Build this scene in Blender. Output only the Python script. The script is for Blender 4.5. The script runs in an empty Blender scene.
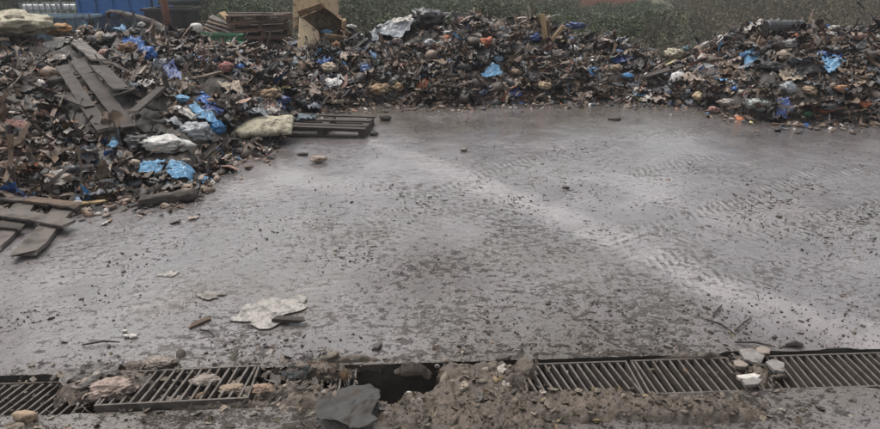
import bpy, bmesh, math, random
import numpy as np
from mathutils import Vector, Matrix, Euler
R = math.radians
sc = bpy.context.scene
COL = sc.collection

# ------------------------------------------------------------------ camera
H = 2.2
F = 600.0                       # focal length in photo pixels (880 wide)
TILT = math.atan((214.5 + 30.0) / F)
cam = bpy.data.cameras.new('camera'); cam.sensor_width = 36; cam.lens = F / 880 * 36
cam.clip_start = 0.05; cam.clip_end = 2000
camo = bpy.data.objects.new('camera', cam); COL.objects.link(camo)
camo.location = (0, 0, H); camo.rotation_euler = (R(90) - TILT, 0, 0)
sc.camera = camo
# ------------------------------------------------------------------ sky and sun
SUN_EL, SUN_AZ = R(66), R(320)
w = bpy.data.worlds.new("World"); sc.world = w; w.use_nodes = True
nt = w.node_tree; bg = nt.nodes['Background']
sky = nt.nodes.new('ShaderNodeTexSky'); sky.sky_type = 'NISHITA'; sky.sun_disc = False
sky.sun_elevation = SUN_EL; sky.sun_rotation = SUN_AZ
sky.air_density = 1.6; sky.dust_density = 6.0; sky.ozone_density = 1.0
hs = nt.nodes.new('ShaderNodeHueSaturation'); hs.inputs['Saturation'].default_value = 0.30
nt.links.new(sky.outputs[0], hs.inputs['Color']); nt.links.new(hs.outputs[0], bg.inputs['Color'])
bg.inputs['Strength'].default_value = 0.15
sl = bpy.data.lights.new('sun', 'SUN'); sl.energy = 0.6; sl.angle = R(45); sl.color = (1, .96, .9)
so = bpy.data.objects.new('sun', sl); COL.objects.link(so)
sd = Vector((math.sin(SUN_AZ) * math.cos(SUN_EL), math.cos(SUN_AZ) * math.cos(SUN_EL), math.sin(SUN_EL)))
so.rotation_euler = sd.to_track_quat('Z', 'Y').to_euler()
sc.view_settings.view_transform = 'Standard'; sc.view_settings.look = 'None'
sc.view_settings.gamma = 1; sc.view_settings.use_curve_mapping = False
sc.view_settings.exposure = 0.44
try: sc.cycles.use_denoising = True
except Exception: pass

# ------------------------------------------------------------------ maths
CT, ST = math.cos(TILT), math.sin(TILT)
def ray(px, py):
    u = (px - 440) / F; v = (214.5 - py) / F
    return np.array([u, CT + v * ST, -ST + v * CT])
def at(px, py, z=0.0):
    d = ray(px, py); k = (z - H) / d[2]
    return np.array([d[0] * k, d[1] * k, z])
def at_y(px, py, Y):
    d = ray(px, py); k = Y / d[1]
    return np.array([d[0] * k, Y, H + d[2] * k])
def _hash(ix, iy, iz, seed):
    n = (ix.astype(np.int64) * 374761393 + iy.astype(np.int64) * 668265263 + iz.astype(np.int64) * 2147483647 + seed * 974711)
    n = (n ^ (n >> 13)) * 1274126177
    n = n & 0xffffffff
    n = (n ^ (n >> 16)) * 2246822519 & 0xffffffff
    n = n ^ (n >> 13)
    return (n & 0xffffff) / float(0xffffff)
def vnoise(P, seed=0):
    P = np.asarray(P, float)
    if P.shape[-1] == 2: P = np.concatenate([P, np.zeros(P.shape[:-1] + (1,))], -1)
    i = np.floor(P).astype(np.int64); f = P - i; f = f * f * f * (f * (f * 6 - 15) + 10)
    r = 0
    for dx in (0, 1):
        for dy in (0, 1):
            for dz in (0, 1):
                wgt = (f[..., 0] if dx else 1 - f[..., 0]) * (f[..., 1] if dy else 1 - f[..., 1]) * (f[..., 2] if dz else 1 - f[..., 2])
                r = r + wgt * _hash(i[..., 0] + dx, i[..., 1] + dy, i[..., 2] + dz, seed)
    return r * 2 - 1
def fbm(P, oct=4, seed=0, gain=.5):
    P = np.asarray(P, float); a = 1; s = 0; t = 0
    for k in range(oct):
        s = s + a * vnoise(P * (2.03 ** k) + k * 17.3, seed + k); t += a; a *= gain
    return s / t
def ridged(P, oct=3, seed=0, gain=.5):
    P = np.asarray(P, float); a = 1; s = 0; t = 0
    for k in range(oct):
        s = s + a * (1 - 2.2 * np.abs(vnoise(P * (2.1 ** k) + k * 9.1, seed + k))); t += a; a *= gain
    return s / t
def sstep(a, b, x):
    t = np.clip((x - a) / (b - a), 0, 1); return t * t * (3 - 2 * t)
def srgb(r, g, b):
    f = lambda c: ((c / 255 + .055) / 1.055) ** 2.4 if c > 10 else c / 255 / 12.92
    return (f(r), f(g), f(b))
rng = np.random.default_rng(7); random.seed(7)

# ------------------------------------------------------------------ materials
def newmat(name):
    m = bpy.data.materials.new(name); m.use_nodes = True
    return m, m.node_tree, m.node_tree.nodes['Principled BSDF']
def N(nt, t, **kw):
    n = nt.nodes.new(t)
    for k, v in kw.items(): setattr(n, k, v)
    return n
def noise(nt, scale, detail=5, rough=.6, coord='Object', stretch=None):
    tc = N(nt, 'ShaderNodeTexCoord'); o = tc.outputs[coord]
    if stretch:
        mp = N(nt, 'ShaderNodeMapping'); mp.inputs['Scale'].default_value = stretch
        nt.links.new(o, mp.inputs[0]); o = mp.outputs[0]
    n = N(nt, 'ShaderNodeTexNoise'); n.inputs['Scale'].default_value = scale
    n.inputs['Detail'].default_value = detail; n.inputs['Roughness'].default_value = rough
    nt.links.new(o, n.inputs['Vector']); return n.outputs['Fac']
def ramp(nt, src, a, b, v0=0., v1=1.):
    mr = N(nt, 'ShaderNodeMapRange'); mr.clamp = True
    for i, v in zip(('From Min', 'From Max', 'To Min', 'To Max'), (a, b, v0, v1)): mr.inputs[i].default_value = v
    nt.links.new(src, mr.inputs['Value']); return mr.outputs[0]
def mixc(nt, fac, a, b, mode='MIX'):
    m = N(nt, 'ShaderNodeMix', data_type='RGBA', blend_type=mode)
    for s, v in ((m.inputs[0], fac), (m.inputs[6], a), (m.inputs[7], b)):
        if isinstance(v, (tuple, list)): s.default_value = tuple(v) + ((1,) if len(v) == 3 else ())
        elif isinstance(v, (int, float)): s.default_value = v
        else: nt.links.new(v, s)
    return m.outputs[2]
def math_(nt, op, a, b=0.):
    m = N(nt, 'ShaderNodeMath', operation=op)
    for s, v in ((m.inputs[0], a), (m.inputs[1], b)):
        if isinstance(v, (int, float)): s.default_value = v
        else: nt.links.new(v, s)
    return m.outputs[0]
def bump(nt, bs, h, strength=.4, dist=.01):
    b = N(nt, 'ShaderNodeBump'); b.inputs['Strength'].default_value = strength; b.inputs['Distance'].default_value = dist
    nt.links.new(h, b.inputs['Height']); nt.links.new(b.outputs[0], bs.inputs['Normal'])
MUD = (.05, .04, .032)
_mc = {}
def M(name, col, rough=.6, dirt=.35, dscale=6., dcol=MUD, metal=0., bscale=30., bstr=.35, trans=0., grain=None, attr=False):
    if name in _mc: return _mc[name]
    m, nt, bs = newmat(name)
    base = col
    if attr:
        a = N(nt, 'ShaderNodeAttribute', attribute_name='Col'); base = a.outputs['Color']
    v = noise(nt, dscale * 4, 4, .6, stretch=grain)
    lo = mixc(nt, ramp(nt, v, .3, .7, .0, .45), base, (.0, .0, .0) if False else dcol)
    n1 = noise(nt, dscale, 6, .65)
    c = mixc(nt, ramp(nt, n1, .62 - dirt * .35, .70 - dirt * .1, 0, .92), lo, dcol)
    nt.links.new(c, bs.inputs['Base Color'])
    nt.links.new(ramp(nt, n1, .35, .7, max(rough - .15, .08), min(rough + .15, 1)), bs.inputs['Roughness'])
    bs.inputs['Metallic'].default_value = metal
    if trans:
        out = nt.nodes['Material Output']; tb = N(nt, 'ShaderNodeBsdfTransparent'); mx = N(nt, 'ShaderNodeMixShader')
        mx.inputs[0].default_value = trans
        nt.links.new(bs.outputs[0], mx.inputs[1]); nt.links.new(tb.outputs[0], mx.inputs[2]); nt.links.new(mx.outputs[0], out.inputs[0])
    bump(nt, bs, noise(nt, bscale, 5, .7, stretch=grain), bstr, .01)
    _mc[name] = m; return m

# ------------------------------------------------------------------ objects
def tag(o, label=None, cat=None, group=None, kind=None):
    if label: o['label'] = label
    if cat: o['category'] = cat
    if group: o['group'] = group
    if kind: o['kind'] = kind
    return o
def mesh_np(name, V, Fc, mats, loc=(0, 0, 0), parent=None, smooth=False, col=None, midx=None, attrs=None):
    """V (n,3) numpy, Fc (m,k) numpy or list of lists"""
    me = bpy.data.meshes.new(name)
    V = np.asarray(V, np.float32)
    if isinstance(Fc, np.ndarray):
        k = Fc.shape[1]; nf = len(Fc)
        me.vertices.add(len(V)); me.vertices.foreach_set('co', V.ravel())
        me.loops.add(nf * k); me.loops.foreach_set('vertex_index', Fc.astype(np.int32).ravel())
        me.polygons.add(nf); me.polygons.foreach_set('loop_start', (np.arange(nf) * k).astype(np.int32))
        me.polygons.foreach_set('loop_total', np.full(nf, k, np.int32))
        me.update(calc_edges=True)
    else:
        me.from_pydata([tuple(map(float, v)) for v in V], [], [tuple(int(i) for i in f) for f in Fc])
    if not isinstance(mats, (list, tuple)): mats = [mats]
    for m in mats: me.materials.append(m)
    if midx is not None: me.polygons.foreach_set('material_index', np.asarray(midx, np.int32))
    if smooth: me.polygons.foreach_set('use_smooth', np.ones(len(me.polygons), bool))
    if col is not None:
        ca = me.color_attributes.new('Col', 'FLOAT_COLOR', 'POINT')
        c = np.ones((len(V), 4), np.float32); c[:, :3] = col; ca.data.foreach_set('color', c.ravel())
    for n_, a in (attrs or {}).items():
        at_ = me.attributes.new(n_, 'FLOAT', 'POINT'); at_.data.foreach_set('value', np.asarray(a, np.float32).ravel())
    me.update()
    o = bpy.data.objects.new(name, me); COL.objects.link(o); o.location = [float(c) for c in loc]
    if parent: o.parent = parent
    return o
def empty(name, loc, rot=(0, 0, 0)):
    o = bpy.data.objects.new(name, None); COL.objects.link(o); o.empty_display_size = .1
    o.location = [float(c) for c in loc]; o.rotation_euler = rot; return o
BOXF = np.array([[0, 3, 2, 1], [4, 5, 6, 7], [0, 1, 5, 4], [1, 2, 6, 5], [2, 3, 7, 6], [3, 0, 4, 7]])
class MB:
    """collects boxes / tubes / polygons for ONE mesh"""
    def __init__(s): s.v = []; s.f = []
    def add(s, V, Fc):
        o = len(s.v); s.v += [tuple(map(float, v)) for v in V]; s.f += [tuple(int(i) + o for i in f) for f in Fc]; return s
    def box(s, c, d, rot=(0, 0, 0), warp=0.):
        m = Euler(rot).to_matrix(); V = []
        for sx, sy, sz in ((-1, -1, -1), (1, -1, -1), (1, 1, -1), (-1, 1, -1), (-1, -1, 1), (1, -1, 1), (1, 1, 1), (-1, 1, 1)):
            p = m @ Vector((sx * d[0] / 2, sy * d[1] / 2, sz * d[2] / 2)) + Vector(c)
            if warp: p += Vector((random.uniform(-warp, warp), random.uniform(-warp, warp), random.uniform(-warp, warp)))
            V.append(p)
        return s.add(V, BOXF)
    def tube(s, pts, r, n=8, jit=0.):
        pts = [Vector(p) for p in pts]; V = []; m = len(pts)
        for i, p in enumerate(pts):
            t = (pts[min(i + 1, m - 1)] - pts[max(i - 1, 0)]).normalized()
            a = t.cross(Vector((0, 0, 1)) if abs(t.z) < .9 else Vector((1, 0, 0))).normalized(); b = t.cross(a)
            rr = r[i] if isinstance(r, (list, tuple)) else r
            for k in range(n):
                q = rr * (1 + random.uniform(-jit, jit)); an = 2 * math.pi * k / n
                V.append(p + a * math.cos(an) * q + b * math.sin(an) * q)
        Fc = [(i * n + k, i * n + (k + 1) % n, (i + 1) * n + (k + 1) % n, (i + 1) * n + k) for i in range(m - 1) for k in range(n)]
        Fc += [tuple(range(n - 1, -1, -1)), tuple(range((m - 1) * n, m * n))]
        return s.add(V, Fc)
    def prism(s, poly, z0, z1):
        n = len(poly); V = [(x, y, z0) for x, y in poly] + [(x, y, z1) for x, y in poly]
        return s.add(V, [tuple(range(n - 1, -1, -1)), tuple(range(n, 2 * n))] + [(i, (i + 1) % n, n + (i + 1) % n, n + i) for i in range(n)])
    def build(s, name, mat, parent=None, loc=(0, 0, 0), rot=None, bevel=0., smooth=False):
        o = mesh_np(name, np.array(s.v), s.f, mat, loc, parent, smooth)
        if rot is not None: o.rotation_euler = rot
        if bevel:
            b = o.modifiers.new('bevel', 'BEVEL'); b.width = bevel; b.segments = 2; b.limit_method = 'ANGLE'
        return o
def gridmesh(nx, ny):
    i = np.arange(nx - 1)[:, None] * ny + np.arange(ny - 1)[None, :]
    i = i.ravel(); return np.stack([i, i + ny, i + ny + 1, i + 1], 1)

# ================================================================== SETTING
# drain line on the ground
A0, A1 = at(0, 379)[:2], at(880, 354)[:2]
B0, B1 = at(0, 422)[:2], at(880, 389)[:2]
du = ((A1 - A0) + (B1 - B0)); du /= np.linalg.norm(du); dn = np.array([-du[1], du[0]])
DO = (at(440, 364)[:2] + at(440, 399)[:2]) / 2
W2 = .5 * np.mean([np.dot(A0 - B0, dn), np.dot(A1 - B1, dn)])
print('drain width', W2 * 2, 'dir', du)
def st(p): q = np.asarray(p)[..., :2] - DO; return q @ du, q @ dn
def xy(s, t): return DO + np.multiply.outer(s, du) + np.multiply.outer(t, dn)

# ---- heap profile, as functions of bearing a = X/Y
base_px = [(-200, 330), (-60, 200), (0, 198), (60, 196), (130, 194), (190, 190), (212, 172), (235, 157), (268, 150), (285, 132), (296, 116), (330, 110), (380, 103), (440, 105), (520, 103), (600, 101), (650, 102), (700, 108), (740, 117), (790, 122), (880, 124), (960, 128), (1100, 150)]
bp = np.array([at(*p) for p in base_px]); ba = bp[:, 0] / bp[:, 1]; bY = bp[:, 1]
# (photo x, photo y of the skyline, distance of the ridge behind the foot)
top_px = [(-200, 45, 2.5), (0, 41, 4.5), (50, 38, 4.8), (90, 31, 4.8), (130, 29, 4.6), (165, 33, 4.4), (210, 45, 4.2), (240, 49, 3.6), (290, 49, 2.6), (330, 42, 2.2), (370, 33, 2.2), (408, 30, 2.2), (430, 10, 2.1), (460, 14, 2.1), (480, 19, 2.1), (520, 22, 2.1), (560, 28, 2.1), (590, 38, 2.0), (620, 42, 1.9), (640, 54, 1.8), (662, 70, 1.6), (682, 58, 1.7), (710, 42, 2.0), (760, 23, 2.1), (800, 25, 2.1), (880, 26, 2.1), (960, 36, 2.1), (1100, 40, 2.1)]
ta, tz, tr = [], [], []
for px, py, r in top_px:
    a = ray(px, py); a = a[0] / a[1]; Y = np.interp(a, ba, bY) + r
    p = at_y(px, py, Y); ta.append(a); tz.append(p[2] - .07); tr.append(r)
ta, tz, tr = map(np.array, (ta, tz, tr))
def heap(x, y, detail=True):
    x = np.asarray(x, float); y = np.asarray(y, float); ys = np.maximum(y, .5)
    a = x / ys; P = np.stack([x, y], -1)
    Y0 = np.interp(a, ba, bY) + .22 * fbm(P * 1.3, 3, 5); r = np.interp(a, ta, tr); zt = np.interp(a, ta, tz)
    t = (y - Y0) / r
    up = np.clip(t, 0, 1) ** .62; up = np.where(t > 1, 1 - .35 * sstep(1, 1.5, t), up) * (1 - sstep(1.6, 2.6, t))
    z = zt * up
    if detail: z = z + up ** .5 * (.18 * fbm(P * 1.1, 3, 11) + .15 * ridged(P * 2.6, 3, 21) - .04)
    return np.where((t > 0) & (t < 2.6), z, -.06)
def hit(px, py):
    d = ray(px, py); g = -H / d[2] if d[2] < 0 else 30
    k = np.linspace(3, min(g, 30), 3000); X = d[0] * k; Y = d[1] * k; Z = H + d[2] * k
    b = np.nonzero(Z < np.maximum(heap(X, Y), 0) + 1e-3)[0]
    i = b[0] if len(b) else len(k) - 1
    return np.array([X[i], Y[i], Z[i]])
def ppm(p): return F / np.linalg.norm(np.asarray(p) - np.array([0, 0, H]))

# ---- concrete yard in two sheets either side of the drain
TRACKS = [((880, 170), (600, 250), (430, 330)), ((900, 205), (690, 260), (560, 345)), ((840, 140), (520, 200), (300, 260)), ((700, 130), (560, 180), (480, 350)), ((900, 260), (780, 270), (640, 320)), ((620, 140), (430, 200), (260, 345)), ((900, 150), (760, 200), (700, 250)), ((560, 150), (600, 230), (680, 340)), ((420, 190), (330, 250), (150, 300)), ((930, 230), (700, 235), (470, 255)), ((480, 240), (540, 300), (620, 352))]
def build_yard():
    m, nt, bs = newmat('wet_concrete')
    A = lambda n: N(nt, 'ShaderNodeAttribute', attribute_name=n).outputs['Fac']
    mud, wet, clean = A('mud'), A('wet'), A('clean')
    n1 = noise(nt, 2.2, 8, .65); n2 = noise(nt, 14, 8, .7); n3 = noise(nt, 90, 5, .75)
    fl = noise(nt, 12, 7, .74, stretch=(.95, 1.4, 1)); fl2 = noise(nt, 38, 5, .75, stretch=(.95, 1.2, 1)); area = noise(nt, 1.1, 4, .6)
    c = mixc(nt, ramp(nt, n1, .35, .65), srgb(88, 83, 83), srgb(116, 109, 109))
    c = mixc(nt, clean, c, srgb(164, 156, 154))
    mf = math_(nt, 'ADD', mud, math_(nt, 'MULTIPLY', math_(nt, 'SUBTRACT', n2, .5), 1.4))
    c = mixc(nt, ramp(nt, mf, .35, .85, 0, .8), c, srgb(86, 78, 69))
    # thin scraped mud: streaky flecks, thicker where the mud lies
    ft = math_(nt, 'ADD', fl, math_(nt, 'ADD', math_(nt, 'MULTIPLY', mud, .07), ramp(nt, area, .35, .65, -.07, .03)))
    ft2 = math_(nt, 'ADD', fl2, math_(nt, 'ADD', math_(nt, 'MULTIPLY', mud, .05), ramp(nt, area, .4, .65, -.04, .02)))
    k1 = ramp(nt, ft, .57, .66); k2 = ramp(nt, ft2, .59, .66)
    k = math_(nt, 'MAXIMUM', k1, math_(nt, 'MULTIPLY', k2, .8))
    c = mixc(nt, math_(nt, 'MULTIPLY', k, .68), c, srgb(66, 56, 50))
    c = mixc(nt, ramp(nt, n3, .54, .68, 0, .5), c, srgb(62, 56, 52))
    nt.links.new(c, bs.inputs['Base Color'])
    inv = math_(nt, 'MAXIMUM', math_(nt, 'SUBTRACT', 1.15, wet), .05)
    rr = math_(nt, 'SUBTRACT', math_(nt, 'ADD', .28, ramp(nt, n2, .35, .65, -.12, .14)), math_(nt, 'MULTIPLY', wet, .32))
    rr = math_(nt, 'ADD', math_(nt, 'MAXIMUM', rr, .04), math_(nt, 'MULTIPLY', math_(nt, 'MULTIPLY', k, .24), inv))
    nt.links.new(rr, bs.inputs['Roughness']); bs.inputs['IOR'].default_value = 1.55
    h = math_(nt, 'ADD', math_(nt, 'MULTIPLY', n2, .55), math_(nt, 'MULTIPLY', n3, .22))
    h = math_(nt, 'MULTIPLY', math_(nt, 'ADD', h, math_(nt, 'MULTIPLY', k, .5)), inv)
    bump(nt, bs, h, 1.0, .026)
    # thin film of water lying over the slab
    cw = math_(nt, 'MULTIPLY', ramp(nt, math_(nt, 'ADD', wet, math_(nt, 'MULTIPLY', math_(nt, 'SUBTRACT', n2, .5), .9)), .25, .62), math_(nt, 'SUBTRACT', 1, math_(nt, 'MULTIPLY', k, .75)))
    nt.links.new(math_(nt, 'MULTIPLY', cw, .75), bs.inputs['Coat Weight']); bs.inputs['Coat Roughness'].default_value = .07; bs.inputs['Coat IOR'].default_value = 1.38
    cb = N(nt, 'ShaderNodeBump'); cb.inputs['Strength'].default_value = .35; cb.inputs['Distance'].default_value = .01; nt.links.new(math_(nt, 'ADD', n2, math_(nt, 'MULTIPLY', k, .3)), cb.inputs['Height']); nt.links.new(cb.outputs[0], bs.inputs['Coat Normal'])
    def blob(P, px, py, rx, ry, soft=.5):
        c = at(px, py); return 1 - sstep(1 - soft, 1 + soft, np.sqrt(((P[..., 0] - c[0]) / rx) ** 2 + ((P[..., 1] - c[1]) / ry) ** 2))
    def poly_d(P, pts):
        q = [at(*p)[:2] for p in pts]; d = np.full(P.shape[:-1], 9.)
        for a, b in zip(q, q[1:]):
            ab = b - a; k = np.clip(((P - a) @ ab) / (ab @ ab), 0, 1)
            d = np.minimum(d, np.linalg.norm(P - (a + k[..., None] * ab), axis=-1))
        return d
    def sheet(name, S, T, label):
        s, t = np.meshgrid(S, T, indexing='ij'); P = xy(s.ravel(), np.zeros(1))[:, 0] if False else DO + s.ravel()[:, None] * du + t.ravel()[:, None] * dn
        big = fbm(P * .55, 4, 31); med = fbm(P * 2.0, 4, 41); fine = fbm(P * 9, 3, 51)
        d = poly_d(P, [(330, 128), (400, 150), (470, 180), (600, 235), (720, 290), (900, 350)])
        wd = .04 + .08 * med + .08 * fine
        clean = (.35 + .3 * (1 - sstep(5.5, 8, P[:, 1]))) * (1 - sstep(wd, wd + .30, d)) * np.clip(.75 + .5 * med + .3 * fine, 0, 1)
        clean = np.maximum(clean, .3 * sstep(.1, .5, fbm(P * .8, 3, 77)) * sstep(3, 6, P[:, 1]))
        wet = .66 + .6 * big + .4 * med
        wet = np.maximum(wet, blob(P, 330, 175, 2.2, 1.4) * (.85 + .4 * med))
        wet = np.maximum(wet, blob(P, 440, 110, 5.5, 2.2) * (1.15 + .25 * med))
        wet = np.maximum(wet, blob(P, 420, 160, .9, 1.3) * (.95 + .3 * med))
        wet = np.maximum(wet, blob(P, 700, 140, 3.5, 1.6) * (.7 + .5 * med))
        wet = np.maximum(wet, blob(P, 170, 290, 1.0, .8) * (.6 + .5 * med))
        wet = wet - .3 * blob(P, 560, 290, 1.2, 1.1) - .3 * (1 - sstep(2.6, 4.0, P[:, 1]))
        mud = .25 + .45 * med + .2 * fine - .5 * clean
        mud += .35 * blob(P, 540, 290, 1.3, 1.2) + .6 * blob(P, 450, 112, 4.5, 1.5) + .25 * blob(P, 300, 270, 1.2, 1.0)
        mud += .4 * (1 - sstep(.0, .7, np.interp(P[:, 0] / np.maximum(P[:, 1], .5), ba, bY) - P[:, 1]))
        mud += .45 * blob(P, 430, 395, 3, .35) + .3 * np.exp(-(np.abs(st(P)[1]) - W2).clip(0) / .12)
        tread = np.zeros(len(P))
        for ti, tp in enumerate(TRACKS):
            q = [at(*p_)[:2] for p_ in tp]; ts = np.linspace(0, 1, 60); C = ((1 - ts) ** 2)[:, None] * q[0] + (2 * ts * (1 - ts))[:, None] * (2 * q[1] - .5 * q[0] - .5 * q[2]) + (ts ** 2)[:, None] * q[2]
            L_ = np.concatenate([[0], np.cumsum(np.linalg.norm(np.diff(C, axis=0), axis=1))]); best = np.full(len(P), 9.); al = np.zeros(len(P)); la = np.zeros(len(P))
            for i_ in range(59):
                ab = C[i_ + 1] - C[i_]; l2 = ab @ ab; k_ = np.clip(((P - C[i_]) @ ab) / l2, 0, 1); v_ = P - (C[i_] + k_[:, None] * ab); dd_ = np.linalg.norm(v_, axis=1); m_ = dd_ < best
                best = np.where(m_, dd_, best); al = np.where(m_, L_[i_] + k_ * math.sqrt(l2), al); la = np.where(m_, (ab[0] * v_[:, 1] - ab[1] * v_[:, 0]) / math.sqrt(l2), la)
            wv = np.sin(2 * math.pi * (al + .55 * np.abs(la) + .02 * med) / .088 + (la > 0) * 2.2); lug = sstep(.1, .7, wv) * (1 - sstep(.17, .22, best)) * (np.abs(np.abs(la) - .1) > .012)
            tread = np.maximum(tread, lug * sstep(-.25, .25, fbm(P * 1.3 + ti * 5, 3, 160 + ti)) * (.6 + .5 * fbm(P * 11, 2, 170)))
        mud = mud + 1.1 * tread
        z = .013 * tread + .012 * big + .005 * med + .005 * (fine + fbm(P * 17, 2, 53)) * np.clip(1.1 - wet, 0, 1)
        e = 1 - sstep(0, 1.4, np.abs(t.ravel()) - W2); z = z * (1 - e)
        edge = np.abs(t.ravel()) < W2 + .001
        V = np.concatenate([P, z[:, None]], 1)
        # ragged lip of the drain
        V[edge, :2] += (dn * np.sign(t.ravel()[edge])[:, None]) * (.014 * np.abs(fbm(P[edge] * 7, 3, 61)) + .03 * sstep(.25, .6, fbm(P[edge] * 2.3, 2, 63)))[:, None]
        o = mesh_np(name, V, gridmesh(len(S), len(T)), m, smooth=True, attrs=dict(mud=mud, wet=np.clip(wet, 0, 1), clean=np.clip(clean, 0, 1)))
        tag(o, label, 'ground', kind='structure')
    S = np.concatenate([np.arange(-40, -10, .5), np.arange(-10, -5.5, .05), np.arange(-5.5, 5.5, .019), np.arange(5.5, 10, .05), np.arange(10, 40.1, .5)])
    T = [W2]; d = .018
    while T[-1] < 17: T.append(T[-1] + d); d = min(d * 1.004, .14) if T[-1] < 6 else min(d * 1.03, .14)
    sheet('yard_ground', S, np.array(T), 'wet muddy concrete yard between drain and rubbish')
    sheet('ground_apron', S, np.concatenate([np.arange(-3.2, -1.2, .2), np.arange(-1.2, -W2 - .01, .03), [-W2]]), 'muddy concrete strip on the near side of the drain')
build_yard()

# ---- drain channel
conc_dark = M('channel_concrete', (.09, .08, .07), .7, .5, 5)
mb = MB(); L = 40
def sp(s, t, z): p = DO + s * du + t * dn; return (p[0], p[1], z)
ang = math.atan2(du[1], du[0])
for sgn in (-1, 1):
    p = sp(0, sgn * (W2 + .055 + .03), -.26); mb.box(p, (2 * L, .11, .50), (0, 0, ang))
p = sp(0, 0, -.53); mb.box(p, (2 * L, W2 * 2 + .3, .06), (0, 0, ang))
o = mb.build('drain_channel_floor', conc_dark); tag(o, 'dark concrete trough under the grates', 'drain channel', kind='structure')
# silt at the bottom
S = np.arange(-8, 8, .05); T = np.linspace(-W2 - .02, W2 + .02, 9); s, t = np.meshgrid(S, T, indexing='ij')
P = DO + s.ravel()[:, None] * du + t.ravel()[:, None] * dn
mudmat = None
def mud_material():
    m, nt, bs = newmat('brown_mud')
    n1 = noise(nt, 6, 8, .7); n2 = noise(nt, 40, 6, .7)
    c = mixc(nt, ramp(nt, n1, .35, .65), srgb(70, 60, 51), srgb(102, 89, 76))
    c = mixc(nt, ramp(nt, n2, .46, .66, 0, .85), c, srgb(60, 52, 45))
    nt.links.new(c, bs.inputs['Base Color'])
    nt.links.new(ramp(nt, n1, .3, .7, .16, .5), bs.inputs['Roughness'])
    bump(nt, bs, n2, .9, .012); return m
mudmat = mud_material()
z = -.42 + .08 * fbm(P * 3, 4, 91)
tag(mesh_np('drain_silt', np.concatenate([P, z[:, None]], 1), gridmesh(len(S), len(T)), mudmat, smooth=True), 'dark wet silt in the bottom of the drain', 'silt', kind='stuff')

# ---- terrain beyond the yard
def build_field():
    m, nt, bs = newmat('field_soil')
    n1 = noise(nt, .6, 8, .7); n2 = noise(nt, 5, 6, .7)
    c = mixc(nt, ramp(nt, n1, .35, .65), srgb(86, 80, 58), srgb(78, 84, 50)); c = mixc(nt, ramp(nt, n2, .45, .7, 0, .8), c, srgb(50, 44, 34))
    nt.links.new(c, bs.inputs['Base Color']); bs.inputs['Roughness'].default_value = .9; bump(nt, bs, n2, .8, .1)
    X = np.concatenate([np.linspace(-900, -60, 15)[:-1], np.linspace(-60, 60, 161), np.linspace(60, 900, 15)[1:]])
    Y = np.concatenate([np.linspace(-300, 8, 8)[:-1], np.linspace(8, 70, 160), np.linspace(70, 1500, 30)[1:]])
    x, y = np.meshgrid(X, Y, indexing='ij'); P = np.stack([x.ravel(), y.ravel()], 1)
    z = terrain(P[:, 0], P[:, 1])
    o = mesh_np('field_ground', np.concatenate([P, z[:, None]], 1), gridmesh(len(X), len(Y)), m, smooth=True)
    tag(o, 'rough brown and green field behind the rubbish', 'field', kind='structure')
def terrain(x, y):
    x = np.asarray(x, float); y = np.asarray(y, float); P = np.stack([x, y], -1)
    return -.75 + .74 * sstep(14.3, 15.6, y) + .12 * fbm(P * .4, 3, 71) * sstep(15.5, 20, y) - .25 * sstep(20, 40, y) + 9 * sstep(60, 260, y)
build_field()

# ================================================================== HEAPS
HEROES = []
def ico(sub):
    bm = bmesh.new(); bmesh.ops.create_icosphere(bm, subdivisions=sub, radius=1)
    V = np.array([v.co[:] for v in bm.verts]); Fc = np.array([[v.index for v in f.verts] for f in bm.faces]); bm.free(); return V, Fc
ICO2, ICO3, ICO4, ICO5 = ico(2), ico(3), ico(4), ico(5)
def tri(q): return np.concatenate([q[:, [0, 1, 2]], q[:, [0, 2, 3]]])
def lump(seed, src=ICO2, amp=.5, fr=1.6):
    V, Fc = src; V = V.copy(); o = seed * 13.7
    r = 1 + .45 * fbm(V * 1.1 + o, 2, seed)[:, None]
    k = ridged(V * fr + o, 3, seed + 3)[:, None]
    return V * (r + amp * k * .6), Fc
def crumple(seed, n=8, amp=.3, fr=1.8, ragged=.35):
    u, v = np.meshgrid(np.linspace(-1, 1, n), np.linspace(-1, 1, n), indexing='ij'); P = np.stack([u.ravel(), v.ravel()], 1)
    # square -> blob with ragged outline
    an = np.arctan2(P[:, 1], P[:, 0]); m = np.maximum(np.abs(P[:, 0]), np.abs(P[:, 1])); rr = np.linalg.norm(P, axis=1) + 1e-6
    edge = 1 + ragged * vnoise(np.stack([np.cos(an) * 1.7 + seed * 3.1, np.sin(an) * 1.7], 1), seed)
    P = P / rr[:, None] * ((.55 * m + .45 * rr) * edge)[:, None]
    q = P * fr + seed * 7.7
    z = amp * ridged(q * .8, 3, seed) + .3 * amp * vnoise(q * 3.1, seed + 9)
    P = P + .16 * np.stack([vnoise(q * 1.3, seed + 1), vnoise(q * 1.3 + 50, seed + 2)], 1)
    return np.concatenate([P, z[:, None]], 1), tri(gridmesh(n, n))
def shard(seed):
    rs = random.Random(seed); n = rs.choice([4, 4, 5, 6]); mb = MB()
    pl = [(math.cos(2 * math.pi * (i + rs.uniform(-.25, .25)) / n) * rs.uniform(.6, 1.1), math.sin(2 * math.pi * i / n) * rs.uniform(.5, 1.0)) for i in range(n)]
    mb.prism(pl, -.04, .04); V = np.array(mb.v); V[:, 2] += .15 * V[:, 0] ** 2 * rs.uniform(-1, 1)
    Fc = []
    for f in mb.f:
        for i in range(1, len(f) - 1): Fc.append([f[0], f[i], f[i + 1]])
    return V, np.array(Fc)
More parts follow.
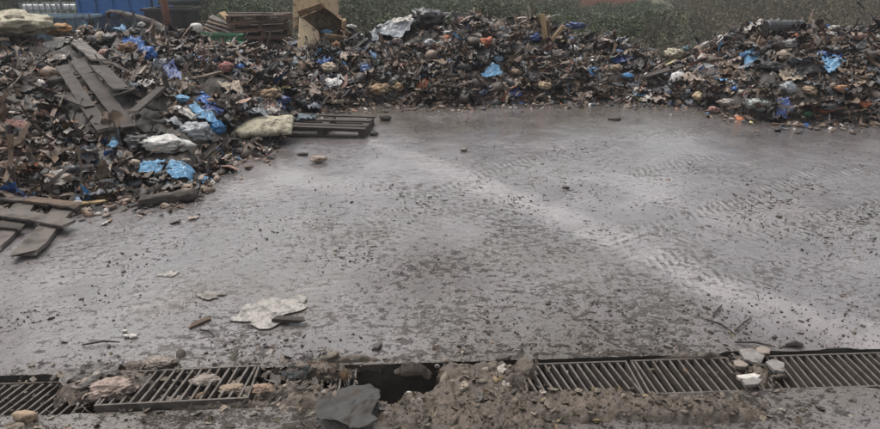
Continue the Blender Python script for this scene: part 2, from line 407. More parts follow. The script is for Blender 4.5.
def strip(seed):
    n = 12; t = np.linspace(-1, 1, n); c = np.stack([t, .25 * vnoise(np.stack([t * 1.5 + seed, t * 0], 1), seed), .3 * vnoise(np.stack([t * 1.8, t * 0 + seed], 1), seed + 1)], 1)
    wv = .09 + .06 * vnoise(np.stack([t * 3, t * 0 + seed * 3.3], 1), seed)
    a = c + np.stack([0 * t, wv, .08 * np.sin(t * 4 + seed)], 1); b = c - np.stack([0 * t, wv, .08 * np.sin(t * 4 + seed)], 1)
    V = np.empty((2 * n, 3)); V[0::2] = a; V[1::2] = b
    i = np.arange(n - 1) * 2; q = np.stack([i, i + 1, i + 3, i + 2], 1); return V, tri(q)
def stick(seed):
    random.seed(seed); mb = MB(); mb.tube([(-1, 0, 0), (-.3, random.uniform(-.06, .06), random.uniform(-.05, .05)), (.4, random.uniform(-.08, .08), 0), (1, 0, random.uniform(-.05, .05))], [.05, .055, .045, .035], 5)
    Fc = []
    for f in mb.f:
        for i in range(1, len(f) - 1): Fc.append([f[0], f[i], f[i + 1]])
    return np.array(mb.v), np.array(Fc)
def bottle(seed):
    prof = [(-1, .0), (-1, .3), (-.2, .32), (.3, .3), (.6, .13), (.9, .11), (.92, 0)]; n = 9; V = []
    for x, r in prof:
        for k in range(n): V.append((x, r * math.cos(2 * math.pi * k / n), r * math.sin(2 * math.pi * k / n)))
    q = [[i * n + k, i * n + (k + 1) % n, (i + 1) * n + (k + 1) % n, (i + 1) * n + k] for i in range(len(prof) - 1) for k in range(n)]
    V = np.array(V); V += .08 * np.stack([vnoise(V * 3 + seed, 1), vnoise(V * 3 + seed, 2), vnoise(V * 3 + seed, 3)], 1)
    return V, tri(np.array(q))
PROTO = {
    'rag': [crumple(i, 10, .5, 1.8 + .4 * (i % 5), .3) for i in range(28)],
    'bag': [lump(i, ICO3 if i % 3 == 0 else ICO2, 1.0, 1.9 + .3 * (i % 4)) for i in range(18)],
    'shard': [shard(i) for i in range(14)],
    'strip': [strip(i) for i in range(10)],
    'stick': [stick(i) for i in range(6)],
    'bottle': [bottle(i) for i in range(4)],
}
PAL = [ # colour, weight
    ((40, 36, 33), 8), ((62, 50, 42), 12), ((84, 69, 57), 14), ((110, 90, 73), 13), ((134, 112, 92), 10), ((118, 90, 68), 10),
    ((146, 130, 116), 7), ((156, 136, 118), 4), ((176, 158, 146), 4.5), ((192, 184, 176), 4.4), ((218, 214, 210), 3.2),
    ((196, 160, 140), 1.4), ((150, 110, 96), 1.6), ((200, 118, 74), 1.1), ((30, 84, 150), 1.5), ((92, 150, 200), 1.5),
    ((26, 26, 30), 9), ((70, 72, 76), 6), ((120, 126, 134), 3), ((70, 110, 80), .4), ((205, 190, 130), .6), ((120, 60, 55), .6)]
PC = np.array([srgb(*c) for c, _ in PAL]); PW = np.array([w_ for _, w_ in PAL], float); PW /= PW.sum()
def rotm(n):
    q = rng.normal(size=(n, 4)); q /= np.linalg.norm(q, axis=1)[:, None]; w_, x, y, z = q.T
    return np.stack([np.stack([1 - 2 * (y * y + z * z), 2 * (x * y - z * w_), 2 * (x * z + y * w_)], -1),
                     np.stack([2 * (x * y + z * w_), 1 - 2 * (x * x + z * z), 2 * (y * z - x * w_)], -1),
                     np.stack([2 * (x * z - y * w_), 2 * (y * z + x * w_), 1 - 2 * (x * x + y * y)], -1)], -2)
def euler_soft(n, tilt):
    """random yaw, limited tilt"""
    out = np.empty((n, 3, 3))
    for i in range(n):
        out[i] = np.array(Euler((rng.normal() * tilt, rng.normal() * tilt, rng.uniform(0, 6.283))).to_matrix())
    return out
class Bake:
    def __init__(s): s.V = []; s.F = []; s.C = []; s.M = []; s.n = 0
    def put(s, proto, pos, Rm, scale, col, mi):
        V, Fc = proto; W_ = (V * scale) @ Rm.T + pos
        s.V.append(W_); s.F.append(Fc + s.n); s.C.append(np.broadcast_to(col, W_.shape)); s.M.append(np.full(len(Fc), mi)); s.n += len(V)
    def grid(s, V, q, col, mi):
        Fc = tri(q); s.V.append(V); s.F.append(Fc + s.n); s.C.append(np.broadcast_to(col, V.shape)); s.M.append(np.full(len(Fc), mi)); s.n += len(V)
    def build(s, name, mats, smooth=False):
        return mesh_np(name, np.concatenate(s.V), np.concatenate(s.F), mats, col=np.concatenate(s.C), midx=np.concatenate(s.M), smooth=smooth)
mat_cloth = M('rubbish_cloth', (0, 0, 0), .6, .22, 9, dcol=(.040, .033, .028), bscale=60, bstr=.5, attr=True)
mat_film = M('rubbish_film', (0, 0, 0), .38, .15, 9, dcol=(.04, .033, .028), bscale=35, bstr=.6, attr=True)
mat_mound = M('rubbish_mound_soil', (.03, .026, .022), .7, .5, 4, bscale=22, bstr=1.0)
for n_, m_ in (('c', mat_cloth), ('f', mat_film)):
    for nd in m_.node_tree.nodes:
        pass

def build_heap(name, label, a0, a1, count, seed):
    b = Bake()
    # mound
    hx = np.array(HEROES)
    A = np.linspace(a0, a1, int((a1 - a0) * 12 / .055)); D = np.linspace(-.25, 5.6 if False else 1, 110)
    aa, dd = np.meshgrid(A, np.linspace(-.12, 2.6, 150), indexing='ij')
    Y = np.interp(aa.ravel(), ba, bY) + dd.ravel() * np.interp(aa.ravel(), ta, tr); X = aa.ravel() * Y
    Z = heap(X, Y); P = np.stack([X, Y, Z], 1)
    Z = np.where(Z > 0, Z + .05 * ridged(P[:, :2] * 6, 3, 33) + .02 * fbm(P[:, :2] * 22, 2, 34), Z)
    b.grid(np.stack([X, Y, Z - .02], 1), gridmesh(len(A), 150), srgb(50, 43, 38), 0)
    # litter: placed evenly in bearing, denser in front
    kinds = ['rag', 'bag', 'shard', 'strip', 'stick', 'bottle']; kw = np.array([.51, .06, .07, .28, .06, .02])
    k = rng.choice(6, count, p=kw); aa = rng.uniform(a0, a1, count)
    t = np.abs(rng.beta(1.0, 1.15, count)) * 1.45 - .035
    Yc = np.interp(aa, ba, bY) + t * np.interp(aa, ta, tr) ; Xc = aa * Yc
    Zc = heap(Xc, Yc); keep = (Zc > -.01) | (t < 0)
    Rm = rotm(count); Rs = euler_soft(count, .4)
    zone = fbm(np.stack([Xc, Yc * 1.4], 1) * 1.1, 3, 55); zone2 = fbm(np.stack([Xc, Yc], 1) * 1.6, 3, 56)
    # bits spilled onto the yard in front of the foot
    for i in range(int(count * .05)):
        a_ = rng.uniform(a0, a1); y_ = np.interp(a_, ba, bY) - .02 - abs(rng.normal()) * .28; kd = ['rag', 'bag', 'shard', 'strip', 'stick'][rng.integers(5)]; sz = .012 + .03 * rng.random() ** 2
        b.put(PROTO[kd][rng.integers(6)], np.array([a_ * y_, y_, sz * .35]), euler_soft(1, .3)[0], np.array([sz * 1.4, sz, sz * .6]), PC[rng.choice(len(PC), p=PW)], 1)
    # keep the things that lie on top of the heap clear of litter
    dpt = Yc * CT - (Zc + .04 - H) * ST; u_ = 440 + F * Xc / dpt; v_ = 214.5 - F * (Yc * ST + (Zc + .04 - H) * CT) / dpt
    for hx_, hy_, hw_, hh_ in HEROES:
        keep &= ~((((u_ - hx_) / (hw_ * .5 + 1)) ** 2 + ((v_ - hy_ - 2) / (hh_ * .5 + 4)) ** 2 < 1) & (rng.random(count) < .93))
    for i in range(count):
        if not keep[i]: continue
        kd = kinds[k[i]]; pr = PROTO[kd][rng.integers(len(PROTO[kd]))]
        sz = .018 + .042 * rng.gamma(1.15, .8)
        sz = min(sz, .16)
        if kd == 'strip': sc_ = np.array([sz * rng.uniform(1.6, 4.2), sz * 1.6, sz * 1.4])
        elif kd == 'stick': sc_ = np.array([sz * 2.2, sz * .9, sz * .9])
        elif kd == 'bag': sc_ = np.array([sz * rng.uniform(.6, 1), sz * rng.uniform(.5, .9), sz * rng.uniform(.3, .7)])
        elif kd == 'bottle': sc_ = np.array([.12, .12, .12])
        elif kd == 'shard': sc_ = np.array([sz, sz * rng.uniform(.4, .9), sz * .7])
        else: sc_ = np.array([sz, sz * rng.uniform(.6, 1), sz * rng.uniform(.6, 1.2)]) if rng.random() < .45 else np.array([sz * 1.7, sz * rng.uniform(.3, .55), sz * rng.uniform(.4, .9)])
        if rng.random() < .016 and kd in ('rag', 'bag', 'shard'):
            kd = 'rag'; pr = PROTO['rag'][rng.integers(28)]; big = rng.uniform(.11, .22); b.put(pr, np.array([Xc[i], Yc[i], max(Zc[i], .0) + .05]), euler_soft(1, .3)[0], np.array([big, big * rng.uniform(.5, .9), big * .7]), PC[rng.choice([0, 1, 2, 3, 4, 6, 7, 9, 16, 16, 17, 18])] * rng.uniform(.6, 1.), 2 if rng.random() < .6 else 1); continue
        ci = rng.choice(len(PC), p=PW); c = PC[ci] * rng.uniform(.6, 1.15)
        if ci >= 9 and ci != 16 and ci != 17 and zone2[i] < .05 and rng.random() < .75: ci = rng.integers(0, 6); c = PC[ci] * rng.uniform(.8, 1.2)
        if zone[i] > .12 and rng.random() < .65: c = PC[rng.choice([0, 1, 1, 2, 2, 16])] * rng.uniform(.55, .95)
        if zone2[i] > .22 and rng.random() < .38: ci = rng.choice([6, 6, 8, 9, 9, 18, 10, 15, 14, 7, 7, 11, 12]); c = PC[ci]
        plastic = ci in (9, 10, 14, 15, 16, 17, 18, 19) and kd in ('rag', 'bag', 'strip', 'bottle')
        z = max(Zc[i], 0) + sz * rng.uniform(-.15, .4)
        b.put(pr, np.array([Xc[i], Yc[i], z]), Rm[i] if rng.random() < .22 else Rs[i], sc_, c, 1 if not plastic else 2)
    o = b.build(name, [mat_mound, mat_cloth, mat_film], smooth=True)
    tag(o, label, 'rubbish heap', kind='stuff'); return o
def abear(px, py=60): d = ray(px, py); return d[0] / d[1]

# ================================================================== OBJECT BUILDERS
def wood(name, c, dirt=.35): return M(name, srgb(*c), .75, dirt + .12, 5, grain=(.8, 9, 9), bscale=30, bstr=1.0)
W_DARK = wood('dark_wet_wood', (62, 53, 46)); W_GREY = wood('grey_weathered_wood', (116, 107, 100), .3); W_BROWN = wood('brown_wood', (122, 100, 80)); W_PALE = wood('pale_wood', (190, 160, 118), .12)
def smooth_obj(o):
    o.data.polygons.foreach_set('use_smooth', np.ones(len(o.data.polygons), bool)); o.data.update()
def crest(px, py):
    for dy in range(0, 40):
        p = hit(px, py + dy); Y0 = np.interp(p[0] / p[1], ba, bY); r = np.interp(p[0] / p[1], ta, tr)
        if p[1] < Y0 + r * 1.25:
            if dy: p = at_y(px, py, p[1]); p[2] = min(p[2], float(heap(p[0], p[1])) + .16)
            return p
    return hit(px, py)
def shape_on(name, label, cat, px, py, wpx, hpx, mat, seed, kind='bag', rot=0., lift=.0, thick=.45, group=None, depth=None, tilt=0., amp=.5, ragged=.35, fr=1.8, smooth=True, lean=0.):
    """one crumpled thing, wpx x hpx photo pixels, where the line of sight meets the heap or the yard"""
    HEROES.append((px, py, wpx, hpx)); p = crest(px, py); k = ppm(p); w_ = wpx / k / 2; h_ = hpx / k / 2
    if kind == 'bag':
        V, Fc = lump(seed, ICO4, amp, fr); V = V + (.22 * ridged(V * 4 + seed, 3, seed) + .08 * fbm(V * 12 + seed, 2, seed))[:, None] * V
        V = V * np.array([1 / np.abs(V[:, 0]).max(), 1 / np.abs(V[:, 1]).max(), 1 / np.abs(V[:, 2]).max()])
        dp = depth / k / 2 if depth else h_ * 1.1
        V = V * np.array([w_ * 1.05, dp, h_ * .8]); Fc = Fc
        off = h_ * .35
    else:
        V, q = crumple(seed, 34, .30, fr, ragged); Fc = q
        V[:, 2] += .11 * ridged(V[:, :2] * 4 + seed, 3, seed)
        dp = depth / k / 2 if depth else h_ * 1.35
        V = V * np.array([w_ / max(.6, np.abs(V[:, 0]).max()), dp / max(.6, np.abs(V[:, 1]).max()), min(w_, dp) * thick * 1.6]); off = .04
    m = np.array((Euler((lean, 0, 0)).to_matrix() @ Euler((0, tilt, 0)).to_matrix() @ Euler((0, 0, rot)).to_matrix())); V = V @ m.T
    if kind == 'rag':
        X = V[:, 0] + p[0]; Y = V[:, 1] + p[1]; g0 = max(float(heap(p[0], p[1])), 0); g = np.maximum(heap(X, Y), 0)
        V[:, 2] += (g - g0) * .9
        V[:, 2] = np.maximum(V[:, 2], g - g0 - .03 + 0 * V[:, 2])
    o = mesh_np(name, V, Fc, mat, loc=(p[0], p[1], p[2] + off + lift), smooth=smooth)
    if kind == 'rag':
        sm = o.modifiers.new('thickness', 'SOLIDIFY'); sm.thickness = .006
    return tag(o, label, cat, group)
def P_(name, c, rough=.4, dirt=.34, dscale=9., trans=0., **kw):
    g = sum(c) / 3 * .94; c = tuple((g + (v - g) * .95) * .94 for v in c)
    return M(name, srgb(*c), rough, dirt, dscale, trans=trans, bscale=25, bstr=.4, **kw)
BLUE = P_('blue_film', (38, 108, 190), dirt=.2); DBLUE = P_('deep_blue_film', (26, 66, 140)); LBLUE = P_('light_blue_film', (120, 180, 222), dirt=.22); NAVY = P_('navy_cloth', (34, 44, 66), .8)
CYAN = P_('bright_blue_film', (60, 140, 200), dirt=.15); WHITE = P_('white_film', (215, 208, 198), dirt=.22); CLEAR = P_('clear_film', (190, 196, 200), .25, .25, trans=.35); CREAM = P_('cream_foam', (196, 187, 160), .85, .44)
TAN = P_('tan_cloth', (176, 150, 122), .8, .3); ORANGE = P_('orange_cloth', (200, 112, 72), .7, .22); PINK = P_('pink_cloth', (188, 142, 130), .85, .3); BLACK = P_('black_film', (24, 24, 27), .35, .12)
GREYC = P_('grey_cloth', (128, 120, 114), .85, .3); BEIGE = P_('beige_film', (200, 180, 156), .6, .28); CARD = P_('brown_cardboard', (188, 156, 118), .8, .36); CARDP = P_('pale_cardboard', (214, 188, 152), .8, .32)
GREEN = P_('green_plastic', (50, 128, 84), .5, .2); YELLOW = P_('yellow_film', (214, 190, 70), .5, .15); RED = P_('dull_red_cloth', (132, 58, 50), .8, .25)
STONE = P_('muddy_stone', (150, 136, 124), .7, .35); CONC = P_('broken_concrete', (142, 136, 131), .75, .3); PAPER = P_('sodden_paper', (172, 165, 157), .5, .5, 12)
BURNT = P_('charred_bark', (76, 68, 62), .8, .4)

def board(name, label, cat, p0, p1, wd, th, mat, roll=0., group=None, world=False, jag=.02, parent=None, n=14):
    """one plank between two points, edges slightly worn"""
    p0, p1 = Vector([float(v) for v in p0]), Vector([float(v) for v in p1]); d = p1 - p0; L_ = d.length
    rs = random.Random(hash((round(p0.x, 3), round(p0.y, 3))) & 0xffff); sd_ = rs.randint(0, 99)
    xs = np.linspace(-L_ / 2, L_ / 2, n); V = []; 
    for i, x in enumerate(xs):
        w1 = wd / 2 * (1 + jag * 3 * float(vnoise(np.array([[x * 6 + sd_, 1.]]), 3)[0])); w2 = wd / 2 * (1 + jag * 3 * float(vnoise(np.array([[x * 6 + sd_, 9.]]), 4)[0]))
        b = .012 * float(vnoise(np.array([[x * 1.5 + sd_, 4.]]), 5)[0])
        ex = [rs.uniform(-jag, jag) if i in (0, n - 1) else 0 for _ in range(4)]
        V += [(x + ex[0], -w1, -th / 2 + b), (x + ex[1], w2, -th / 2 + b), (x + ex[2], w2, th / 2 + b), (x + ex[3], -w1, th / 2 + b)]
    Fc = [[0, 1, 2, 3], [(n - 1) * 4 + k for k in (3, 2, 1, 0)]]
    for i in range(n - 1):
        for k in range(4): Fc.append([i * 4 + k, (i + 1) * 4 + k, (i + 1) * 4 + (k + 1) % 4, i * 4 + (k + 1) % 4])
    o = mesh_np(name, np.array(V), Fc, mat, loc=(p0 + p1) / 2, parent=parent)
    x = d.normalized(); y = Vector((0, 0, 1)).cross(x).normalized(); z = x.cross(y)
    mm = Matrix((x, y, z)).transposed() @ Matrix.Rotation(roll, 3, 'X'); o.rotation_euler = mm.to_euler()
    if cat: tag(o, label, cat, group)
    return o
def hp(px, py, dz=0.):
    p = hit(px, py); p[2] += dz; return p

# ------------------------------------------------------------------ pallets
def make_pallet(name='pallet', mat=W_DARK, jit=.012, Lx=1.2, Ly=1.0, skip=()):
    root = empty(name, (0, 0, 0)); rs = random.Random(len(bpy.data.objects))
    for i in range(6):
        if i in skip: continue
        y = -Ly / 2 + .05 + i * (Ly - .1) / 5
        MB().box((rs.uniform(-jit, jit), y, .135), (Lx, .1, .02), (0, 0, rs.uniform(-jit, jit))).build('deck_board', mat, root)
    for x in (-Lx / 2 + .06, 0, Lx / 2 - .06):
        MB().box((x, 0, .078), (.095, Ly - .012, .09)).build('bearer', mat, root)
    for y in (-Ly / 2 + .05, 0, Ly / 2 - .05):
        MB().box((0, y, .017), (Lx - .008, .098, .028)).build('bottom_board', mat, root)
    return root
def copy_tree(o, parent=None):
    c = o.copy(); COL.objects.link(c); c.parent = parent
    for ch in list(o.children): copy_tree(ch, c)
    return c
def build_objects():
    # ---- pallet stack behind the bank
    c = at_y(264, 45, 13.6); n = 9; proto = make_pallet(mat=wood('red_brown_wood', (112, 84, 64)))
    for i in range(n):
        o = proto if i == 0 else copy_tree(proto)
        o.location = (c[0] + random.uniform(-.05, .05), c[1] + random.uniform(-.09, .09), i * .147 + .0); o.rotation_euler = (random.uniform(-.008, .008), random.uniform(-.015, .015), .15 + random.uniform(-.2, .2))
        if i < n - 1: tag(o, 'dark wooden pallet inside the tall pallet stack beside the cardboard carton', 'pallet', 'pallets in the stack behind the rubbish')
        else: tag(o, 'topmost pallet of the dark stack beside the cardboard carton', 'pallet', 'pallets in the stack behind the rubbish')
    board('plank', 'pale plank lying along the top of the pallet stack', 'plank', (c[0] - .6, c[1] - .3, n * .147 + .03), (c[0] + .35, c[1] - .35, n * .147 + .035), .1, .03, W_GREY)
    # ---- loose planks left of the stack
    pl = [((205, 27), (234, 39), W_BROWN, 'brown plank sloping down the loose timber pile, lowest of it'), ((207, 24), (236, 34), W_GREY, 'grey plank in the middle of the loose timber pile'),
          ((208, 21), (236, 29), W_BROWN, 'brown plank on the upper side of the loose timber pile'), ((211, 17), (236, 26), W_GREY, 'grey plank on top of the loose timber pile'),
          ((222, 13), (238, 27), W_PALE, 'short pale board tilted steeply on the loose timber pile'), ((206, 31), (232, 38), W_DARK, 'dark plank at the foot of the loose timber pile'), ((230, 29), (243, 33), W_PALE, 'orange brown block of wood beside the green crate')]
    for k, (a, b, m, l) in enumerate(pl):
        board('plank', l, 'plank', at_y(*a, 13.2 + .05 * k), at_y(*b, 13.0 + .05 * k), .14, .04, m, roll=.3)
    for z0 in range(3):
        p = at_y(218, 36, 13.7)
        board('plank', 'dark timber baulk under the loose planks behind the green crate', 'plank', (p[0] - .45, p[1] + .1 * z0, .12 + .24 * z0), (p[0] + .5, p[1], .14 + .24 * z0), .3, .2, W_DARK, group='timber baulks under the loose planks')
    # ---- green crate
    p = at_y(220, 41, 12.3); r = empty('green_crate', (p[0], p[1], p[2] - .03), (0, .03, .05)); tag(r, 'green slatted plastic crate lying in front of the loose planks', 'crate')
    for y_ in (-.15, .15):
        mb = MB()
        for k in range(17): mb.box((-.40 + k * .05, y_, .08), (.022, .02, .15))
        mb.build('side_slats', GREEN, r)
    MB().box((0, 0, .008), (.86, .32, .016)).build('crate_floor', GREEN, r)
    m2 = MB(); m2.box((0, -.165, .155), (.88, .03, .03)); m2.box((0, .165, .155), (.88, .03, .03)); m2.box((-.43, 0, .155), (.03, .30, .03)); m2.box((.43, 0, .155), (.03, .30, .03)); m2.build('rim', GREEN, r)
    # ---- white tub
    p = at_y(197, 33, 12.6); mb = MB(); 
    prof = [(.12, 0), (.13, .02), (.115, .13), (.085, .16), (.04, .17)]; V = []; n = 20
    for r_, z in prof:
        for k in range(n): V.append((r_ * math.cos(6.2832 * k / n), r_ * math.sin(6.2832 * k / n), z))
    mb.add(V, [(i * n + k, i * n + (k + 1) % n, (i + 1) * n + (k + 1) % n, (i + 1) * n + k) for i in range(len(prof) - 1) for k in range(n)] + [tuple(range(4 * n, 5 * n)), tuple(range(n - 1, -1, -1))])
    tag(mb.build('plastic_tub', WHITE, loc=(p[0], p[1], p[2] + .02), smooth=True), 'upturned white plastic tub left of the green crate', 'tub')
    # ---- cardboard carton, open end to the yard, flaps out
    c = at_y(322, 46, 12.45); r = empty('cardboard_carton', (c[0], c[1], c[2] - .12), (R(-4), R(4), R(14))); tag(r, 'big torn brown cardboard carton lying open on top of the rubbish', 'carton')
    def sheetp(name, q, mat, th=.012, bend=.0):
        q = np.array(q, float); n = 12; u, v = np.meshgrid(np.linspace(0, 1, n), np.linspace(0, 1, n), indexing='ij'); u = u.ravel()[:, None]; v = v.ravel()[:, None]
        V = q[0] * (1 - u) * (1 - v) + q[1] * u * (1 - v) + q[2] * u * v + q[3] * (1 - u) * v
        nn = np.cross(q[1] - q[0], q[3] - q[0]); nn /= np.linalg.norm(nn)
        V = V + nn * (bend * np.sin(u * math.pi) * np.sin(v * 1.5 + .4) + .018 * fbm(np.concatenate([u, v], 1) * 4 + len(bpy.data.objects), 3, 4)[:, None])
        o = mesh_np(name, V, gridmesh(n, n), mat, parent=r, smooth=True); s_ = o.modifiers.new('thickness', 'SOLIDIFY'); s_.thickness = th; return o
    a, bq, h, dpt = -.42, .46, .74, .8
    sheetp('side_wall', [(a, 0, .1), (a, dpt, .1), (a, dpt, h - .1), (a, 0, h - .1)], CARD)
    sheetp('side_wall', [(bq, 0, .1), (bq, dpt, .1), (bq, dpt, h - .1), (bq, 0, h - .1)], CARD)
    sheetp('back_wall', [(a, dpt, .1), (bq, dpt, .1), (bq, dpt, h), (a, dpt, h)], CARD)
    sheetp('top_wall', [(a, 0, h - .1), (bq - .42, 0, h + .12), (bq - .42, dpt, h + .12), (a, dpt, h - .1)], CARD)
    sheetp('top_wall', [(bq - .42, 0, h + .12), (bq, 0, h - .14), (bq, dpt, h - .1), (bq - .42, dpt, h + .12)], CARD)
    sheetp('bottom_wall', [(a, 0, .1), (bq, 0, .1), (bq, dpt, .1), (a, dpt, .1)], CARD)
    sheetp('left_flap', [(a - .10, -.32, -.12), (a + .42, -.22, .02), (a + .34, -.05, .40), (a - .02, -.02, h - .08)], CARDP, bend=.04)
    sheetp('back_flap', [(a - .14, .50, .4), (bq - .1, .86, .5), (bq - .02, .86, h + .34), (a - .12, .52, h + .52)], CARDP, bend=.05)
    sheetp('upper_flap', [(a - .02, -.0, h - .10), (bq - .40, -.0, h + .12), (bq - .48, -.16, h + .19), (a - .06, -.12, h + .02)], CARD)
    sheetp('lower_flap', [(a + .3, -.02, .1), (bq, -.02, .1), (bq + .02, -.26, .32), (a + .46, -.24, .36)], CARD)
    # ---- blue container, low blue skip, totes, post, bin
    Bl = M('blue_painted_steel', srgb(36, 108, 178), .5, .15, 1.5, bscale=6, bstr=.1); Bd = M('shaded_dark_blue_steel', srgb(24, 54, 92), .6, .3, 2, bscale=6, bstr=.1); Bg = M('faded_blue_steel', srgb(84, 108, 126), .6, .35, 2, bscale=8, bstr=.15)
    q0, q1 = at_y(79, 15, 21), at_y(149, 15, 21); wx = q1[0] - q0[0]; cx = (q0[0] + q1[0]) / 2; zb = q0[2]
    r = empty('blue_container', (cx, 21, -.1)); tag(r, 'tall blue steel container beyond the rubbish, its base coloured dark for shade', 'container')
    mb = MB(); mb.box((0, 1.0, zb + .1 + 1.15), (wx, 2, 2.3)); mb.build('container_body', Bl, r, bevel=.02)
    mb = MB()
    for k in range(5): mb.box((-wx / 2 + .06 + k * (wx - .12) / 4, -.035, zb + 1.25), (.08, .07, 2.28))
    mb.box((0, -.03, zb + .13), (wx + .02, .09, .08)); mb.build('side_ribs', Bl, r)
    MB().box((0, 1.0, (zb + .1) / 2), (wx - .1, 1.9, zb + .09)).build('container_base', Bd, r)  # shade under the overhanging body is put into the base's darker blue
    MB().box((wx / 2 + .03, .3, zb + 1.2), (.05, .05, 2.2)).build('locking_bar', Bd, r)
    q0, q1 = at_y(19, 17, 19), at_y(86, 17, 19); wx = q1[0] - q0[0]; zt_ = q0[2]
    r = empty('low_blue_skip', ((q0[0] + q1[0]) / 2, 19, -.1)); tag(r, 'low faded blue skip with a pale rim in front of white totes', 'skip')
    mb = MB(); z1 = zt_ + .1
    mb.add([(-wx / 2 + .25, 0, .0), (wx / 2 - .25, 0, 0), (wx / 2 - .25, .8, 0), (-wx / 2 + .25, .8, 0), (-wx / 2, 0, z1), (wx / 2, 0, z1), (wx / 2, .8, z1), (-wx / 2, .8, z1)], BOXF[[0, 2, 3, 4, 5]])
    mb.build('skip_body', Bg, r)
    mb = MB()
    for y in (-.02, .82): mb.box((0, y, z1), (wx + .12, .08, .08))
    for x in (-wx / 2 - .02, wx / 2 + .02): mb.box((x, .4, z1 - .003), (.08, .75, .08))
    mb.build('rim', M('pale_blue_rim', srgb(128, 152, 168), .6, .2, 3), r)
    mb = MB()
    for k in range(5): mb.box((-wx / 2 + .4 + k * (wx - .8) / 4, -.03, z1 / 2 - .02), (.06, .05, z1 - .12))
    mb.build('side_ribs', Bg, r)
    wt = M('white_tank', (.78, .79, .78), .45, .05, 3); cg = M('cage_steel', (.33, .35, .36), .5, .1, 5, metal=.3)
    r0 = empty('liquid_tote', (0, 0, 0)); b = MB().box((0, 0, .62), (.94, .94, .9)).build('tank', wt, r0, bevel=.08)
    mb = MB()
    for f in (-.5, .5):
        for k in range(5): mb.box((-.48 + k * .24, f, .62), (.028, .022, 1.0)); mb.box((f, -.47 + k * .235, .62), (.022, .028, .996))
        for k in range(5): mb.box((0, f * 1.03, .16 + k * .235), (1.05, .022, .028)); mb.box((f * 1.03, 0, .162 + k * .235), (.022, 1.0, .028))
    mb.build('cage', cg, r0); MB().box((0, 0, .065), (1.05, 1.05, .12)).build('tote_pallet', W_GREY, r0); MB().tube([(0, 0, 1.04), (0, 0, 1.13)], .09, 14).build('cap', BLACK, r0)
    for k, (px, l) in enumerate(((40, 'white caged liquid tote beyond the low skip, leftmost of three'), (51.5, 'white caged liquid tote between the two outer totes'), (68, 'white caged liquid tote nearest the blue container, right of the thin post'))):
        o = r0 if k == 0 else copy_tree(r0); p = at_y(px, 3.2, 26); o.location = (p[0] + (0 if k else -.05), 26, p[2] - 1.1); o.rotation_euler = (0, 0, R((3, -2, 8)[k])); tag(o, l, 'liquid tote', 'white totes beyond the low skip')
    p = at_y(62.5, 14, 22); tag(MB().tube([(0, 0, 0), (.02, 0, 2.6)], .045, 8).build('metal_post', M('pale_post', srgb(150, 146, 140), .6, .2, 4), loc=(p[0], 22, -.1)), 'thin pale upright post standing between the white totes', 'post')
    p = at_y(168, 27, 15.4); tag(MB().tube([(0, 0, 0), (.0, 0, 2.6)], .085, 14).build('rusty_pipe', M('rusty_steel', srgb(112, 62, 44), .7, .3, 5), loc=(p[0], 15.4, -.05), smooth=True), 'upright rusty brown pipe in front of the black waste bin', 'pipe')
    bk = M('black_bin_plastic', (.022, .026, .03), .45, .25, 3); p = at_y(171, 9, 16.3); r = empty('waste_bin', (p[0] + .02, 16.3, 0)); tag(r, 'black wheeled waste bin with its lid swung open', 'waste bin')
    h = p[2]; mb = MB(); mb.add([(-.45, -.3, .15), (.45, -.3, .15), (.45, .3, .15), (-.45, .3, .15), (-.55, -.42, h), (.55, -.42, h), (.55, .42, h), (-.55, .42, h)], BOXF[[0, 2, 3, 4, 5]]); mb.build('bin_body', bk, r)
    mb = MB(); mb.box((0, -.44, h), (1.2, .07, .07)); mb.box((0, .44, h), (1.2, .07, .07)); mb.box((-.57, 0, h - .003), (.07, .80, .07)); mb.box((.57, 0, h - .003), (.07, .80, .07)); mb.build('rim', bk, r)
    mb = MB()
    for x in (-.4, -.15, .1, .35): mb.box((x, -.385, h - .45), (.05, .05, .7))
    mb.build('stiffening_ribs', bk, r)
    V = []; n = 9
    for i in range(n):
        a_ = i / (n - 1) * 1.5; V += [(-.56, .50 + .32 * math.sin(a_) * .5, h + .08 + .55 * math.sin(a_)), (.56, .50 + .32 * math.sin(a_) * .5, h + .08 + .55 * math.sin(a_))]
    lo = mesh_np('lid', np.array(V), [[2 * i, 2 * i + 1, 2 * i + 3, 2 * i + 2] for i in range(n - 1)], M('lid_plastic', (.03, .045, .05), .4, .2, 3), parent=r, smooth=True); s_ = lo.modifiers.new('t', 'SOLIDIFY'); s_.thickness = .03
    for x in (-.42, .42):
        for y in (-.26, .26): MB().tube([(x - .03, y, .08), (x + .03, y, .08)], .08, 12).build('wheel', BLACK, r)
    # ---- long bent branch / pole
    pts = [at_y(109, 11.5, 12.0), at_y(120, 13, 12.0), at_y(140, 18, 11.9), at_y(152, 22, 11.8), at_y(165, 30, 11.7), at_y(180, 38, 11.5), at_y(190, 44, 11.3), at_y(197, 48, 11.1)]
    o_ = pts[0].copy(); mb = MB(); mb.tube([p - o_ for p in pts], [.03, .05, .055, .06, .065, .06, .055, .04], 9, .12)
    r = mb.build('fallen_branch', W_GREY, loc=o_, smooth=True); tag(r, 'long bent grey branch reaching up over the rubbish by the blue container', 'branch')
    mb = MB(); pts = [at_y(108, 12, 12.0), at_y(107.5, 18, 12.0), at_y(110, 26, 11.9)]; mb.tube([p - o_ for p in pts], [.05, .03, .012], 7, .2); mb.build('torn_bark', W_DARK, r)
    mb = MB(); pts = [at_y(165, 38, 11.6), at_y(176, 44, 11.3), at_y(190, 49, 11.1)]; q_ = pts[0].copy(); mb.tube([p - q_ for p in pts], [.03, .04, .03], 7, .15)
    tag(mb.build('broken_branch', W_GREY, loc=q_, smooth=True), 'shorter grey stick lying just under the long bent branch', 'branch')

    S = shape_on
